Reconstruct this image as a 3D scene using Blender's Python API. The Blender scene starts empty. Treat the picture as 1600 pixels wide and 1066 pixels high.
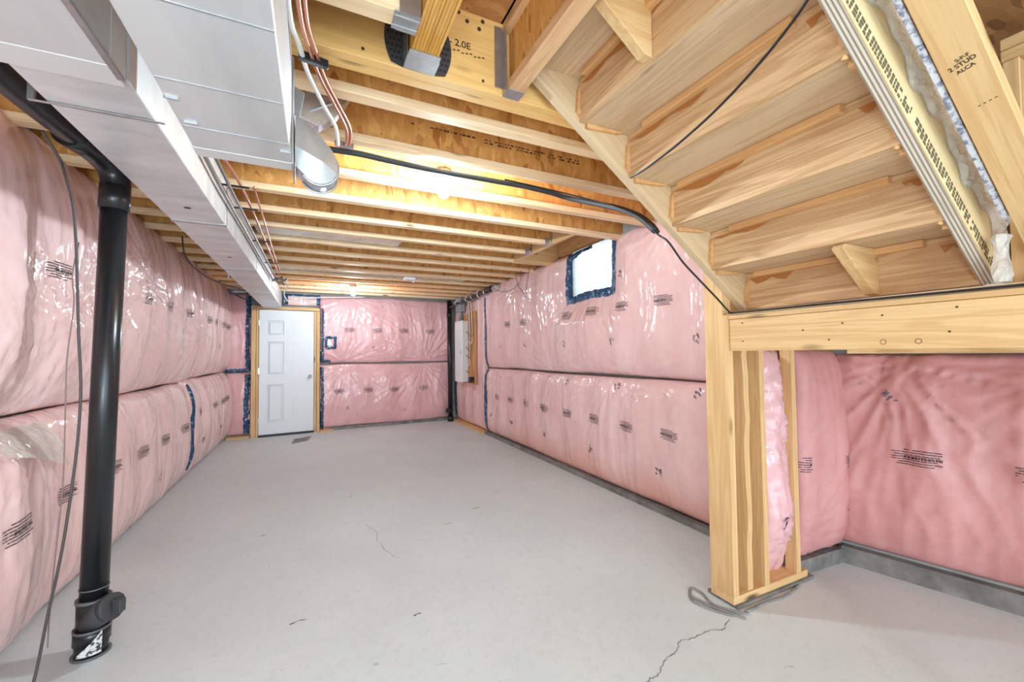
import bpy, bmesh, math, random
import numpy as np
from mathutils import Vector, Matrix, Euler
random.seed(7)
rng = np.random.RandomState(7)
SC = bpy.context.scene
COL = SC.collection
# ------------------------------------------------------------------ camera, world, lights, exposure
F_PX, YAW, PITCH, ROLL, CAM_H = 648.78, 0.4455, 0.0305, -0.0098, 1.29
d = Vector((math.sin(YAW)*math.cos(PITCH), math.cos(YAW)*math.cos(PITCH), math.sin(PITCH)))
r = Vector((math.cos(YAW), -math.sin(YAW), 0)); u = r.cross(d)
cr, sr = math.cos(ROLL), math.sin(ROLL)
r2 = cr*r + sr*u; u2 = -sr*r + cr*u
cam = bpy.data.cameras.new('camera'); co = bpy.data.objects.new('camera', cam); COL.objects.link(co)
cam.sensor_fit = 'HORIZONTAL'; cam.sensor_width = 36; cam.lens = F_PX/1600*36; cam.clip_start = 0.02; cam.clip_end = 200
M = Matrix((r2, u2, -d)).transposed().to_4x4(); M.translation = Vector((0, 0, CAM_H)); co.matrix_world = M
SC.camera = co
W = bpy.data.worlds.new('world'); SC.world = W; W.use_nodes = True
W.node_tree.nodes['Background'].inputs[0].default_value = (0.71, 0.90, 1.03, 1)
W.node_tree.nodes['Background'].inputs[1].default_value = 3.6
SC.view_settings.view_transform = 'Standard'; SC.view_settings.look = 'None'
SC.view_settings.gamma = 1; SC.view_settings.use_curve_mapping = False
SC.view_settings.exposure = 0.71
SC.cycles.max_bounces = 8; SC.cycles.diffuse_bounces = 6; SC.cycles.glossy_bounces = 4
SC.cycles.sample_clamp_indirect = 6; SC.cycles.use_denoising = True
BULB_W = 26.0
def point(name, loc, w, rad, col=(1, .93, .84)):
    L = bpy.data.lights.new(name, 'POINT'); L.energy = w; L.shadow_soft_size = rad; L.color = col
    o = bpy.data.objects.new(name, L); COL.objects.link(o); o.location = loc; return o
# bare bulb of the part of the basement behind the camera
point('rear_bulb_light', (0.3, -2.1, 2.15), 30, .12, (.76, .91, 1))
point('fill_light', (-.6, -.75, .95), 50, .25, (.76, .91, 1))  # two low fill lights added to brighten joists and stairs from below
point('fill_light', (.1, -2.4, .9), 50, .25, (.76, .91, 1))

# ------------------------------------------------------------------ helpers
WL = {}
def wloc(p): return WL.get(p.name, Vector((0, 0, 0))) if p is not None else Vector((0, 0, 0))
def link(o, loc, parent, rot=(0, 0, 0)):
    COL.objects.link(o); loc = Vector(loc)
    o.parent = parent; o.location = loc - wloc(parent); o.rotation_euler = rot
    WL[o.name] = loc
    return o
def tag(o, label=None, cat=None, group=None, kind=None):
    if label: o['label'] = label
    if cat: o['category'] = cat
    if group: o['group'] = group
    if kind: o['kind'] = kind
    return o
def thing(name, loc, label, cat, group=None):
    o = bpy.data.objects.new(name, None); link(o, loc, None); o.empty_display_size = .05
    return tag(o, label, cat, group)
def mesh(name, verts, faces, mat, loc=(0, 0, 0), parent=None, rot=(0, 0, 0), smooth=False):
    me = bpy.data.meshes.new(name); me.from_pydata([tuple(v) for v in verts], [], faces)
    if mat: me.materials.append(mat)
    if smooth: me.polygons.foreach_set('use_smooth', [True]*len(me.polygons))
    me.update()
    return link(bpy.data.objects.new(name, me), loc, parent, rot)
def from_bm(name, bm, mat, loc, parent=None, rot=(0, 0, 0), smooth=False):
    me = bpy.data.meshes.new(name); bm.normal_update(); bm.to_mesh(me); bm.free()
    if mat: me.materials.append(mat)
    if smooth: me.polygons.foreach_set('use_smooth', [True]*len(me.polygons))
    return link(bpy.data.objects.new(name, me), loc, parent, rot)
def bm_box(bm, c, s, R=None):
    vs = []
    for dx in (-.5, .5):
        for dy in (-.5, .5):
            for dz in (-.5, .5):
                v = Vector((dx*s[0], dy*s[1], dz*s[2]))
                if R is not None: v = R @ v
                vs.append(bm.verts.new(v+Vector(c)))
    for f in ((0, 1, 3, 2), (4, 6, 7, 5), (0, 4, 5, 1), (2, 3, 7, 6), (0, 2, 6, 4), (1, 5, 7, 3)):
        bm.faces.new([vs[i] for i in f])
def box(name, x0, x1, y0, y1, z0, z1, mat, parent=None, bev=0.0, rot=(0, 0, 0)):
    c = Vector(((x0+x1)/2, (y0+y1)/2, (z0+z1)/2)); s = (abs(x1-x0), abs(y1-y0), abs(z1-z0))
    bm = bmesh.new(); bm_box(bm, (0, 0, 0), s)
    if bev > 0: bmesh.ops.bevel(bm, geom=bm.edges[:], offset=bev, segments=1, affect='EDGES')
    return from_bm(name, bm, mat, c, parent, rot)
def cyl_bm(bm, a, b, ra, rb=None, n=20, caps=True):
    a = Vector(a); b = Vector(b); rb = ra if rb is None else rb
    ax = (b-a).normalized(); t = Vector((0, 0, 1)) if abs(ax.z) < .9 else Vector((1, 0, 0))
    p = ax.cross(t).normalized(); q = ax.cross(p)
    A = []; B = []
    for i in range(n):
        th = 2*math.pi*i/n; v = p*math.cos(th)+q*math.sin(th)
        A.append(bm.verts.new(a+v*ra)); B.append(bm.verts.new(b+v*rb))
    for i in range(n):
        j = (i+1) % n; f = bm.faces.new((A[i], B[i], B[j], A[j])); f.smooth = True
    if caps:
        bm.faces.new(A); bm.faces.new(B[::-1])
def cyl(name, a, b, ra, mat, parent=None, rb=None, n=20):
    a = Vector(a); b = Vector(b); bm = bmesh.new(); cyl_bm(bm, (0, 0, 0), b-a, ra, rb, n)
    return from_bm(name, bm, mat, a, parent)
def lathe(name, prof, mat, loc, parent=None, n=28, rot=(0, 0, 0)):
    vs = []; fs = []
    for (rr, z) in prof:
        for i in range(n):
            th = 2*math.pi*i/n; vs.append((rr*math.cos(th), rr*math.sin(th), z))
    for k in range(len(prof)-1):
        for i in range(n):
            j = (i+1) % n; fs.append((k*n+i, k*n+j, (k+1)*n+j, (k+1)*n+i))
    fs.append(tuple(range(n))[::-1]); fs.append(tuple((len(prof)-1)*n+i for i in range(n)))
    return mesh(name, vs, fs, mat, loc, parent, rot, True)
def smooth_path(pts, n=8):
    P = [Vector(p) for p in pts]; out = []
    for i in range(len(P)-1):
        p0 = P[max(i-1, 0)]; p1 = P[i]; p2 = P[i+1]; p3 = P[min(i+2, len(P)-1)]
        for k in range(n):
            t = k/n
            out.append(.5*((2*p1)+(p2-p0)*t+(2*p0-5*p1+4*p2-p3)*t*t+(3*p1-p0-3*p2+p3)*t**3))
    out.append(P[-1]); return out
def tube(name, pts, rad, mat, parent=None, sm=6, n=8):
    P = smooth_path(pts, sm) if sm else [Vector(p) for p in pts]
    o0 = P[0].copy(); vs = []; fs = []; prev = None
    for i, p in enumerate(P):
        t = (P[min(i+1, len(P)-1)]-P[max(i-1, 0)]).normalized()
        if prev is None:
            ref = Vector((0, 0, 1)) if abs(t.z) < .9 else Vector((1, 0, 0)); a = t.cross(ref).normalized()
        else:
            a = (prev-t*prev.dot(t)).normalized()
        prev = a; b = t.cross(a)
        for k in range(n):
            th = 2*math.pi*k/n; vs.append(p-o0+a*rad*math.cos(th)+b*rad*math.sin(th))
    for i in range(len(P)-1):
        for k in range(n):
            j = (k+1) % n; fs.append((i*n+k, i*n+j, (i+1)*n+j, (i+1)*n+k))
    fs.append(tuple(range(n))[::-1]); fs.append(tuple((len(P)-1)*n+k for k in range(n)))
    return mesh(name, vs, fs, mat, o0, parent, (0, 0, 0), True)
def prism(name, poly, axis, a, b, mat, parent=None, bev=0.0, rot=(0, 0, 0), origin=None):
    """poly: list of 2D points in the plane across 'axis' ('X': (y,z), 'Y': (x,z), 'Z': (x,y)); extruded a..b"""
    def P(p, t): return {'X': (t, p[0], p[1]), 'Y': (p[0], t, p[1]), 'Z': (p[0], p[1], t)}[axis]
    n = len(poly); pts = [Vector(P(p, a)) for p in poly]+[Vector(P(p, b)) for p in poly]
    c = sum(pts, Vector())/len(pts) if origin is None else Vector(origin)
    bm = bmesh.new(); vs = [bm.verts.new(p-c) for p in pts]
    bm.faces.new(vs[:n]); bm.faces.new(vs[n:][::-1])
    for i in range(n):
        j = (i+1) % n; bm.faces.new((vs[i], vs[n+i], vs[n+j], vs[j]))
    bmesh.ops.recalc_face_normals(bm, faces=bm.faces[:])
    if bev > 0: bmesh.ops.bevel(bm, geom=bm.edges[:], offset=bev, segments=1, affect='EDGES')
    return from_bm(name, bm, mat, c, parent, rot)
def text(name, s, size, mat, loc, rot, parent=None, align='CENTER'):
    c = bpy.data.curves.new(name, 'FONT'); c.body = s; c.size = size; c.align_x = align; c.align_y = 'CENTER'
    c.materials.append(mat); c.offset = size*.012
    return to_mesh(link(bpy.data.objects.new(name, c), loc, parent, rot))

def to_mesh(o):
    bpy.context.view_layer.update()
    me = bpy.data.meshes.new_from_object(o.evaluated_get(bpy.context.evaluated_depsgraph_get()))
    n = bpy.data.objects.new(o.name, me); COL.objects.link(n); n.parent = o.parent; n.location = o.location; n.rotation_euler = o.rotation_euler
    nm = o.name; bpy.data.objects.remove(o); n.name = nm; n['kind'] = 'stuff'; return n
# ------------------------------------------------------------------ materials
def srgb(c):
    return tuple(((v/255)/12.92 if v/255 <= .04045 else ((v/255+.055)/1.055)**2.4) for v in c)+(1,)
class N:
    def __init__(s, name):
        s.m = bpy.data.materials.new(name); s.m.use_nodes = True; s.t = s.m.node_tree
        s.b = s.t.nodes['Principled BSDF']; s.tc = s.t.nodes.new('ShaderNodeTexCoord')
        s.oi = s.t.nodes.new('ShaderNodeObjectInfo')
    def n(s, typ, **k):
        x = s.t.nodes.new('ShaderNode'+typ)
        for a, v in k.items(): setattr(x, a, v)
        return x
    def l(s, a, b): s.t.links.new(a, b)
    def vec(s, scale=(1, 1, 1), jitter=True):
        mp = s.n('Mapping'); mp.inputs['Scale'].default_value = scale
        if jitter:
            add = s.n('VectorMath', operation='ADD'); cx = s.n('CombineXYZ')
            m1 = s.n('Math', operation='MULTIPLY'); m1.inputs[1].default_value = 37
            s.l(s.oi.outputs['Random'], m1.inputs[0])
            for i in range(3): s.l(m1.outputs[0], cx.inputs[i])
            s.l(s.tc.outputs['Object'], add.inputs[0]); s.l(cx.outputs[0], add.inputs[1]); s.l(add.outputs[0], mp.inputs[0])
        else: s.l(s.tc.outputs['Object'], mp.inputs[0])
        return mp.outputs[0]
    def noise(s, v, sc=1, det=4, rough=.55, dist=0):
        x = s.n('TexNoise'); x.inputs['Scale'].default_value = sc; x.inputs['Detail'].default_value = det
        x.inputs['Roughness'].default_value = rough; x.inputs['Distortion'].default_value = dist; s.l(v, x.inputs['Vector'])
        return x.outputs['Fac']
    def ramp(s, fac, stops):
        x = s.n('ValToRGB'); e = x.color_ramp.elements
        while len(e) < len(stops): e.new(.5)
        for i, (p, c) in enumerate(stops): e[i].position = p; e[i].color = c if len(c) == 4 else tuple(c)+(1,)
        s.l(fac, x.inputs[0]); return x.outputs[0]
    def mix(s, f, a, b, mode='MIX'):
        x = s.n('Mix', data_type='RGBA', blend_type=mode)
        for sock, v in ((0, f), (6, a), (7, b)):
            if isinstance(v, (int, float)): x.inputs[sock].default_value = v
            elif isinstance(v, tuple): x.inputs[sock].default_value = v
            else: s.l(v, x.inputs[sock])
        return x.outputs[2]
    def bump(s, h, st=.3, dist=.01):
        x = s.n('Bump'); x.inputs['Strength'].default_value = st; x.inputs['Distance'].default_value = dist
        s.l(h, x.inputs['Height']); s.l(x.outputs[0], s.b.inputs['Normal']); return x
    def set(s, **k):
        for a, v in k.items():
            i = s.b.inputs[a.replace('_', ' ')]
            if hasattr(v, 'is_linked') or not isinstance(v, (int, float, tuple)): s.l(v, i)
            else: i.default_value = v
        return s.m
def simple(name, c, rough=.5, metal=0, **k):
    s = N(name); s.b.inputs['Base Color'].default_value = srgb(c)
    s.b.inputs['Roughness'].default_value = rough; s.b.inputs['Metallic'].default_value = metal
    for a, v in k.items(): s.b.inputs[a.replace('_', ' ')].default_value = v
    return s.m
def wood(name, axis, light, dark, knots=True, contrast=1.0, rough=.6, ring=True):
    s = N(name); i = 'XYZ'.index(axis)
    sc = [14, 14, 14]; sc[i] = .9
    n1 = s.noise(s.vec(tuple(sc)), 1, 3, .5, .6)
    if ring:
        w = s.n('Math', operation='MULTIPLY'); w.inputs[1].default_value = 34; s.l(n1, w.inputs[0])
        sn = s.n('Math', operation='SINE'); s.l(w.outputs[0], sn.inputs[0]); n1b = sn.outputs[0]
        mr = s.n('MapRange'); mr.inputs[1].default_value = -1; mr.inputs[2].default_value = 1; s.l(n1b, mr.inputs[0]); g = mr.outputs[0]
    else: g = n1
    sc2 = [160, 160, 160]; sc2[i] = 4
    n2 = s.noise(s.vec(tuple(sc2)), 1, 2, .6)
    L = srgb(light); D = srgb(dark); mid = tuple((a*.55+b*.45) for a, b in zip(L, D))
    c = s.mix(s.ramp(g, [(.25, (0, 0, 0)), (.95, (contrast,)*3)]), L, mid)
    c = s.mix(s.ramp(n2, [(.35, (0, 0, 0)), (.8, (.45*contrast,)*3)]), c, D)
    n3 = s.noise(s.vec((1.5, 1.5, 1.5)), 1, 2)
    c = s.mix(s.ramp(n3, [(.35, (.0,)*3), (.75, (.28,)*3)]), c, D)
    if knots:
        ks = [7, 7, 7]; ks[i] = 2.2
        v = s.n('TexVoronoi'); v.inputs['Scale'].default_value = 1; s.l(s.vec(tuple(ks)), v.inputs['Vector'])
        k = s.ramp(v.outputs['Distance'], [(.05, (1, 1, 1)), (.12, (.35,)*3), (.16, (0, 0, 0))])
        c = s.mix(k, c, srgb(tuple(int(q*.5) for q in dark)))
    s.bump(n2, .12, .003)
    return s.set(Base_Color=c, Roughness=rough)
PINE = ((226, 190, 138), (196, 148, 94))
pine_x = wood('pine_grain_x', 'X', *PINE); pine_y = wood('pine_grain_y', 'Y', *PINE); pine_z = wood('pine_grain_z', 'Z', *PINE)
flange_x = wood('flange_grain_x', 'X', (245, 218, 178), (220, 178, 130)); flange_y = wood('flange_grain_y', 'Y', (226, 184, 138), (196, 144, 96))
lvl_x = wood('laminated_amber_x', 'X', (236, 192, 120), (206, 152, 82), True, .7)
amber_y = wood('amber_edge_laminated_y', 'Y', (226, 172, 78), (186, 122, 38), False, 1.0)
stair_y = wood('stair_pine_y', 'Y', (218, 190, 154), (178, 140, 102), True, .9)
riser_y = wood('stair_riser_pine_y', 'Y', (224, 188, 142), (172, 122, 78), False, 1.3)
stair_x = wood('stair_pine_x', 'X', (218, 192, 154), (186, 148, 108), False, .8)
block_y = wood('glue_block_wood', 'Y', (222, 174, 118), (190, 132, 78), False, .8)
ply = wood('plywood_board', 'Z', (206, 158, 98), (172, 118, 64), False)
def osb(name, c1, c2, c3, flip=False):
    s = N(name); v = s.n('TexVoronoi'); v.inputs['Scale'].default_value = 1; v.inputs['Randomness'].default_value = 1
    base = s.vec((34, 60, 14) if not flip else (12, 34, 60))
    nz = s.n('TexNoise'); nz.inputs['Scale'].default_value = .4; s.l(base, nz.inputs['Vector'])
    ad = s.mix(.35, base, nz.outputs['Color'], 'LINEAR_LIGHT'); s.l(ad, v.inputs['Vector'])
    h = s.n('SeparateColor'); s.l(v.outputs['Color'], h.inputs[0])
    c = s.ramp(h.outputs[0], [(.0, srgb(c1)), (.5, srgb(c2)), (.86, srgb(c2)), (1, srgb(c3))])
    n2 = s.noise(s.vec((120, 120, 20)), 1, 3)
    c = s.mix(s.ramp(n2, [(.4, (0, 0, 0)), (.8, (.35,)*3)]), c, srgb(c3))
    n3 = s.noise(s.vec((60, 60, 60)), 1, 1); k = s.ramp(n3, [(.71, (0, 0, 0)), (.76, (.8,)*3)])
    c = s.mix(k, c, srgb(tuple(int(q*.45) for q in c3)))
    s.bump(h.outputs[1], .35, .002)
    return s.set(Base_Color=c, Roughness=.65)
osb_web = osb('osb_web', (232, 178, 104), (214, 156, 84), (176, 112, 50))
osb_sheet = osb('osb_sheet', (206, 150, 92), (178, 124, 72), (136, 86, 44), True)
def metal(name, c, rough=.35, m=.85, streak=(4, 4, 4)):
    s = N(name); n1 = s.noise(s.vec(streak), 1, 4, .6)
    C = srgb(c); D = tuple(q*.78 for q in C[:3])+(1,)
    col = s.mix(s.ramp(n1, [(.35, (0, 0, 0)), (.7, (1, 1, 1))]), C, D)
    rr = s.n('MapRange'); rr.inputs[3].default_value = rough*.8; rr.inputs[4].default_value = rough*1.3; s.l(n1, rr.inputs[0])
    s.bump(s.noise(s.vec((2.5, 2.5, 2.5)), 1, 2), .25, .02)
    return s.set(Base_Color=col, Roughness=rr.outputs[0], Metallic=m)
duct_m = metal('galvanized_sheet', (228, 230, 231), .42, .5, (3, 9, 3))
duct_b = metal('galvanized_sheet_dull', (222, 222, 222), .5, .45, (5, 1, 5))
galv = metal('galvanized_bracket', (196, 198, 200), .32, .9, (30, 30, 30))
shiny = metal('bright_duct_metal', (222, 225, 228), .27, .7, (9, 9, 9))
chrome = simple('chrome', (200, 200, 200), .15, 1)
copper = simple('copper_pipe', (196, 128, 104), .3, .7)
steel = simple('grey_steel_pipe', (128, 124, 122), .35, .6)
white_pvc = simple('white_cable_sheath', (225, 224, 218), .4)
black_pl = simple('black_plastic_pipe', (30, 31, 33), .28)
black_ru = simple('black_cable_rubber', (26, 27, 30), .45)
black_ins = simple('black_foam_sleeve', (52, 58, 64), .6)
white_paint = simple('white_door_paint', (224, 228, 232), .35)
white_box = simple('white_enamel', (230, 232, 235), .35)
grey_box = simple('grey_conduit', (140, 144, 148), .5)
ink = simple('dark_print_ink', (58, 44, 50), .6)
ink2 = simple('grey_pencil_ink', (104, 96, 106), .6)
inkw = simple('stamp_ink_on_wood', (66, 44, 30), .7)
tape_white = simple('foil_tape', (214, 212, 210), .5, .2)
nail_m = simple('nail_dark', (70, 52, 40), .5)
# blue sheathing tape with pale scuffs
s = N('blue_tape'); n1 = s.noise(s.vec((34, 34, 34)), 1, 3, .6)
s.bump(n1, .4, .004); blue = s.set(Base_Color=s.ramp(n1, [(.3, srgb((22, 48, 82))), (.6, srgb((40, 84, 122))), (.68, srgb((190, 205, 218)))]), Roughness=.35)
# concrete
def concrete(name, a, b, sc=1.2, warm=None):
    s = N(name); n1 = s.noise(s.vec((sc, sc, sc), False), 1, 8, .62, .3)
    n2 = s.noise(s.vec((26, 26, 26), False), 1, 5, .7); n4 = s.noise(s.vec((.55, 1.6, 1), False), 1, 3)
    c = s.mix(s.ramp(n1, [(.32, (0, 0, 0)), (.68, (1, 1, 1))]), srgb(a), srgb(b))
    c = s.mix(s.ramp(n2, [(.5, (0, 0, 0)), (.85, (.35,)*3)]), c, srgb(tuple(int(q*.8) for q in b)))
    if warm: c = s.mix(s.ramp(n4, [(.6, (0, 0, 0)), (.8, (.4,)*3)]), c, srgb(warm))
    n5 = s.noise(s.vec((9, 22, 9), False), 1, 3, .6, 1.0)
    c = s.mix(s.ramp(n5, [(.70, (0, 0, 0)), (.745, (.4,)*3)]), c, srgb(tuple(int(q*.62) for q in b)))
    s.bump(n2, .12, .004)
    return s.set(Base_Color=c, Roughness=.62)
conc_floor = concrete('concrete_floor', (211, 219, 219), (199, 207, 208), 1.1, (206, 206, 201))
conc_wall = concrete('concrete_wall', (172, 176, 170), (140, 143, 140), 3)
conc_curb = concrete('concrete_curb', (146, 143, 138), (96, 93, 90), 7)
crack_m = simple('crack_dark', (118, 116, 112), .9)
caulk = concrete('grey_mortar_smear', (150, 148, 146), (120, 118, 117), 20)
# insulation under poly film
def poly(name, c1, c2, c3, coat=.9, rough=.13, stain=False):
    s = N(name)
    n1 = s.noise(s.vec((3.2, 3.2, 3.2)), 1, 7, .66, .7); n2 = s.noise(s.vec((14, 14, 14)), 1, 6, .7)
    n3 = s.noise(s.vec((1.2, 1.2, 1.2)), 1, 2)
    c = s.mix(s.ramp(n1, [(.33, (0, 0, 0)), (.7, (1, 1, 1))]), srgb(c1), srgb(c2))
    c = s.mix(s.ramp(n2, [(.45, (0, 0, 0)), (.8, (.4,)*3)]), c, srgb(c3))
    c = s.mix(s.ramp(n3, [(.5, (0, 0, 0)), (.75, (.35,)*3)]), c, srgb(c3))
    if stain:   # dirty orange water stain along the batt's lower edge
        sx = s.n('SeparateXYZ'); s.l(s.tc.outputs['Object'], sx.inputs[0]); mm = s.n('Math', operation='MULTIPLY_ADD'); s.l(n3, mm.inputs[0]); mm.inputs[1].default_value = -.35; s.l(sx.outputs[2], mm.inputs[2])
        m2 = s.n('MapRange'); m2.inputs[1].default_value = -.22; m2.inputs[2].default_value = .14; s.l(mm.outputs[0], m2.inputs[0])
        c = s.mix(s.ramp(m2.outputs[0], [(.0, (.62,)*3), (.35, (.38,)*3), (.7, (.12,)*3), (1, (0, 0, 0))]), c, srgb((216, 140, 104)))
    # film wrinkles: stretched ridges in the coat only
    w1 = s.noise(s.vec((5, 5, 1.5)), 1, 2, .5, .8)
    w2 = s.noise(s.vec((17, 17, 6)), 1, 2, .5, .8)
    hm = s.n('Math', operation='ADD'); ml = s.n('Math', operation='MULTIPLY'); ml.inputs[1].default_value = .35
    rg = s.n('Math', operation='SUBTRACT'); rg.inputs[1].default_value = .5; s.l(w1, rg.inputs[0]); ra_ = s.n('Math', operation='ABSOLUTE'); s.l(rg.outputs[0], ra_.inputs[0])
    rb = s.n('Math', operation='MULTIPLY'); rb.inputs[1].default_value = -1.6; s.l(ra_.outputs[0], rb.inputs[0]); s.l(rb.outputs[0], hm.inputs[0])
    s.l(w2, ml.inputs[0]); s.l(ml.outputs[0], hm.inputs[1])
    bp = s.n('Bump'); bp.inputs['Strength'].default_value = .8; bp.inputs['Distance'].default_value = .02
    s.l(hm.outputs[0], bp.inputs['Height']); s.l(bp.outputs[0], s.b.inputs['Coat Normal'])
    b2 = s.n('Bump'); b2.inputs['Strength'].default_value = .15; b2.inputs['Distance'].default_value = .02
    s.l(w1, b2.inputs['Height']); s.l(b2.outputs[0], s.b.inputs['Normal'])
    return s.set(Base_Color=c, Roughness=.75, Coat_Weight=coat, Coat_Roughness=rough, Coat_IOR=1.5)
poly_l = poly('pink_batt_clear_film', (241, 211, 207), (234, 196, 192), (224, 176, 172))
poly_r = poly('pink_batt_film_right', (237, 202, 199), (229, 186, 183), (221, 170, 165), .8, .16)
poly_s = poly('pink_batt_film_stained', (237, 202, 199), (229, 186, 183), (221, 170, 165), .8, .16, True)
poly_f = poly('pink_batt_film_far', (234, 189, 190), (224, 170, 171), (211, 148, 149), .9)
poly_shade = poly('pink_batt_film_shaded', (214, 156, 154), (200, 136, 132), (184, 114, 110), .35, .3)  # shade of the recess put into the pink, darker than the other batts
filmclear = N('crumpled_clear_film')
filmclear.bump(filmclear.noise(filmclear.vec((40, 40, 40)), 1, 4), .8, .02)
film = filmclear.set(Base_Color=srgb((228, 222, 212)), Roughness=.2, Alpha=.6)
drywall_edge = N('drywall_paper_edge'); dn = drywall_edge.noise(drywall_edge.vec((50, 50, 50)), 1, 3)
drywall = drywall_edge.set(Base_Color=drywall_edge.ramp(dn, [(.45, srgb((214, 218, 228))), (.62, srgb((120, 126, 150)))]), Roughness=.8)
# striped plywood edge of the near stringer
s = N('layered_plywood_edge'); wv = s.n('TexWave', wave_type='BANDS', bands_direction='Y'); wv.inputs['Scale'].default_value = 32
wv.inputs['Distortion'].default_value = 1.2; wv.inputs['Detail'].default_value = 2; s.l(s.vec((.05, 1, 1), False), wv.inputs['Vector'])
ns = s.noise(s.vec((6, 60, 60)), 1, 4)
c = s.ramp(wv.outputs['Fac'], [(.25, srgb((216, 206, 190))), (.6, srgb((190, 176, 160))), (.95, srgb((140, 118, 98)))])
c = s.mix(s.ramp(ns, [(.55, (0, 0, 0)), (.75, (.5,)*3)]), c, srgb((150, 124, 100)))
ply_edge = s.set(Base_Color=c, Roughness=.7)
def emit(name, c, st):
    m = bpy.data.materials.new(name); m.use_nodes = True; t = m.node_tree; t.nodes.clear()
    e = t.nodes.new('ShaderNodeEmission'); o = t.nodes.new('ShaderNodeOutputMaterial'); e.inputs[0].default_value = c; e.inputs[1].default_value = st
    t.links.new(e.outputs[0], o.inputs[0]); return m
glassm = simple('window_glass', (255, 255, 255), .02, 0, Transmission_Weight=1.0, IOR=1.01)

# ------------------------------------------------------------------ the shell
def struct(o): return tag(o, kind='structure')
ZJ, ZS = 2.33, 2.632          # underside of joists, underside of subfloor
floor = struct(box('floor', -1.7, 4.2, -4.2, 8.4, -.12, 0, conc_floor))
struct(box('wall_left', -1.5, -1.34, -4.2, 8.2, 0, ZS, conc_wall))
# right wall with the window opening (y 3.09..3.83, z 1.87..2.40)
def multi_box(name, boxes, mat):
    bm = bmesh.new()
    for b in boxes:
        bm_box(bm, ((b[0]+b[1])/2, (b[2]+b[3])/2, (b[4]+b[5])/2), (b[1]-b[0], b[3]-b[2], b[5]-b[4]))
    return from_bm(name, bm, mat, (0, 0, 0))
WY0, WY1, WZ0, WZ1 = 3.09, 3.84, 1.875, 2.43
struct(multi_box('wall_right', [(2.63, 2.83, 1.6, WY0, 0, ZS), (2.63, 2.83, WY1, 8.2, 0, ZS), (2.63, 2.83, WY0, WY1, 0, WZ0), (2.63, 2.83, WY0, WY1, WZ1, ZS)], conc_wall))
TH = math.atan(.05)
def FW(uu, v=0.0, z=0.0):
    """far wall frame: uu along the wall, v out into the room, z up"""
    return Vector((uu*math.cos(TH)+v*math.sin(TH), 7.86+uu*math.sin(TH)-v*math.cos(TH), z))
def fbox(name, u0, u1, v0, v1, z0, z1, mat, parent=None, bev=0):
    c = FW((u0+u1)/2, (v0+v1)/2, (z0+z1)/2); s = (u1-u0, v1-v0, z1-z0)
    return box(name, c.x-s[0]/2, c.x+s[0]/2, c.y-s[1]/2, c.y+s[1]/2, c.z-s[2]/2, c.z+s[2]/2, mat, parent, bev, (0, 0, TH))
struct(fbox('wall_far', -1.5, 2.9, -.2, -.06, 0, ZS, conc_wall))
# recess under the landing, right of the corner post
BA = Vector((2.96, 1.50, 0)); BB = Vector((3.42, -.30, 0))
bd = (BB-BA).normalized(); bn = Vector((bd.y, -bd.x, 0)); bn = bn if bn.x < 0 else -bn
struct(prism('wall_recess_side', [(BA.x, BA.y), (BB.x+bd.x*3, BB.y+bd.y*3), (BB.x+bd.x*3+.5, BB.y+bd.y*3), (BA.x+.4, BA.y+.1)], 'Z', 0, ZS, conc_wall))
struct(box('wall_recess_back', 2.50, 3.4, 1.575, 1.595, 0, ZS, conc_wall))
struct(multi_box('ceiling', [(-1.5, 3.2, 1.5, 8.2, ZS, ZS+.02), (-1.5, .70, -4.2, 1.5, ZS, ZS+.02), (.70, 4.2, -4.2, .42, ZS, ZS+.02),
                             (2.0, 4.2, .42, 1.5, ZS, ZS+.02), (.6, 2.1, .3, 1.7, 4.2, 4.25), (.68, .70, .42, 1.5, ZS, 4.2), (.7, 2.0, .40, .42, ZS, 4.2), (.7, 2.0, 1.5, 1.52, ZS, 4.2), (2.0, 2.02, .42, 1.5, ZS, 4.2)], osb_sheet))
# window well and glazing
struct(multi_box('trim_window_well', [(2.83, 3.3, WY0-.1, WY1+.1, WZ0-.08, WZ0-.02)], conc_wall))
win = struct(box('window_1', 2.74, 2.76, WY0, WY1, WZ0, WZ1, glassm))
wf = multi_box('window_frame', [(2.72, 2.79, WY0, WY0+.04, WZ0, WZ1), (2.72, 2.79, WY1-.04, WY1, WZ0, WZ1), (2.72, 2.79, WY0, WY1, WZ0, WZ0+.04), (2.72, 2.79, WY0, WY1, WZ1-.04, WZ1)], white_paint)
tr = N('clear_poly_over_window'); _t = tr.t
_a = _t.nodes.new('ShaderNodeBsdfTranslucent'); _b = _t.nodes.new('ShaderNodeBsdfTransparent'); _m = _t.nodes.new('ShaderNodeMixShader'); _m.inputs[0].default_value = .3
_t.links.new(_a.outputs[0], _m.inputs[1]); _t.links.new(_b.outputs[0], _m.inputs[2]); _t.links.new(_m.outputs[0], [n for n in _t.nodes if n.type == 'OUTPUT_MATERIAL'][0].inputs[0])
box('poly_cover', 2.600, 2.601, WY0-.02, WY1+.02, WZ0-.02, WZ1, tr.m, win)
wf.parent = win; wf.location = -win.location

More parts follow.
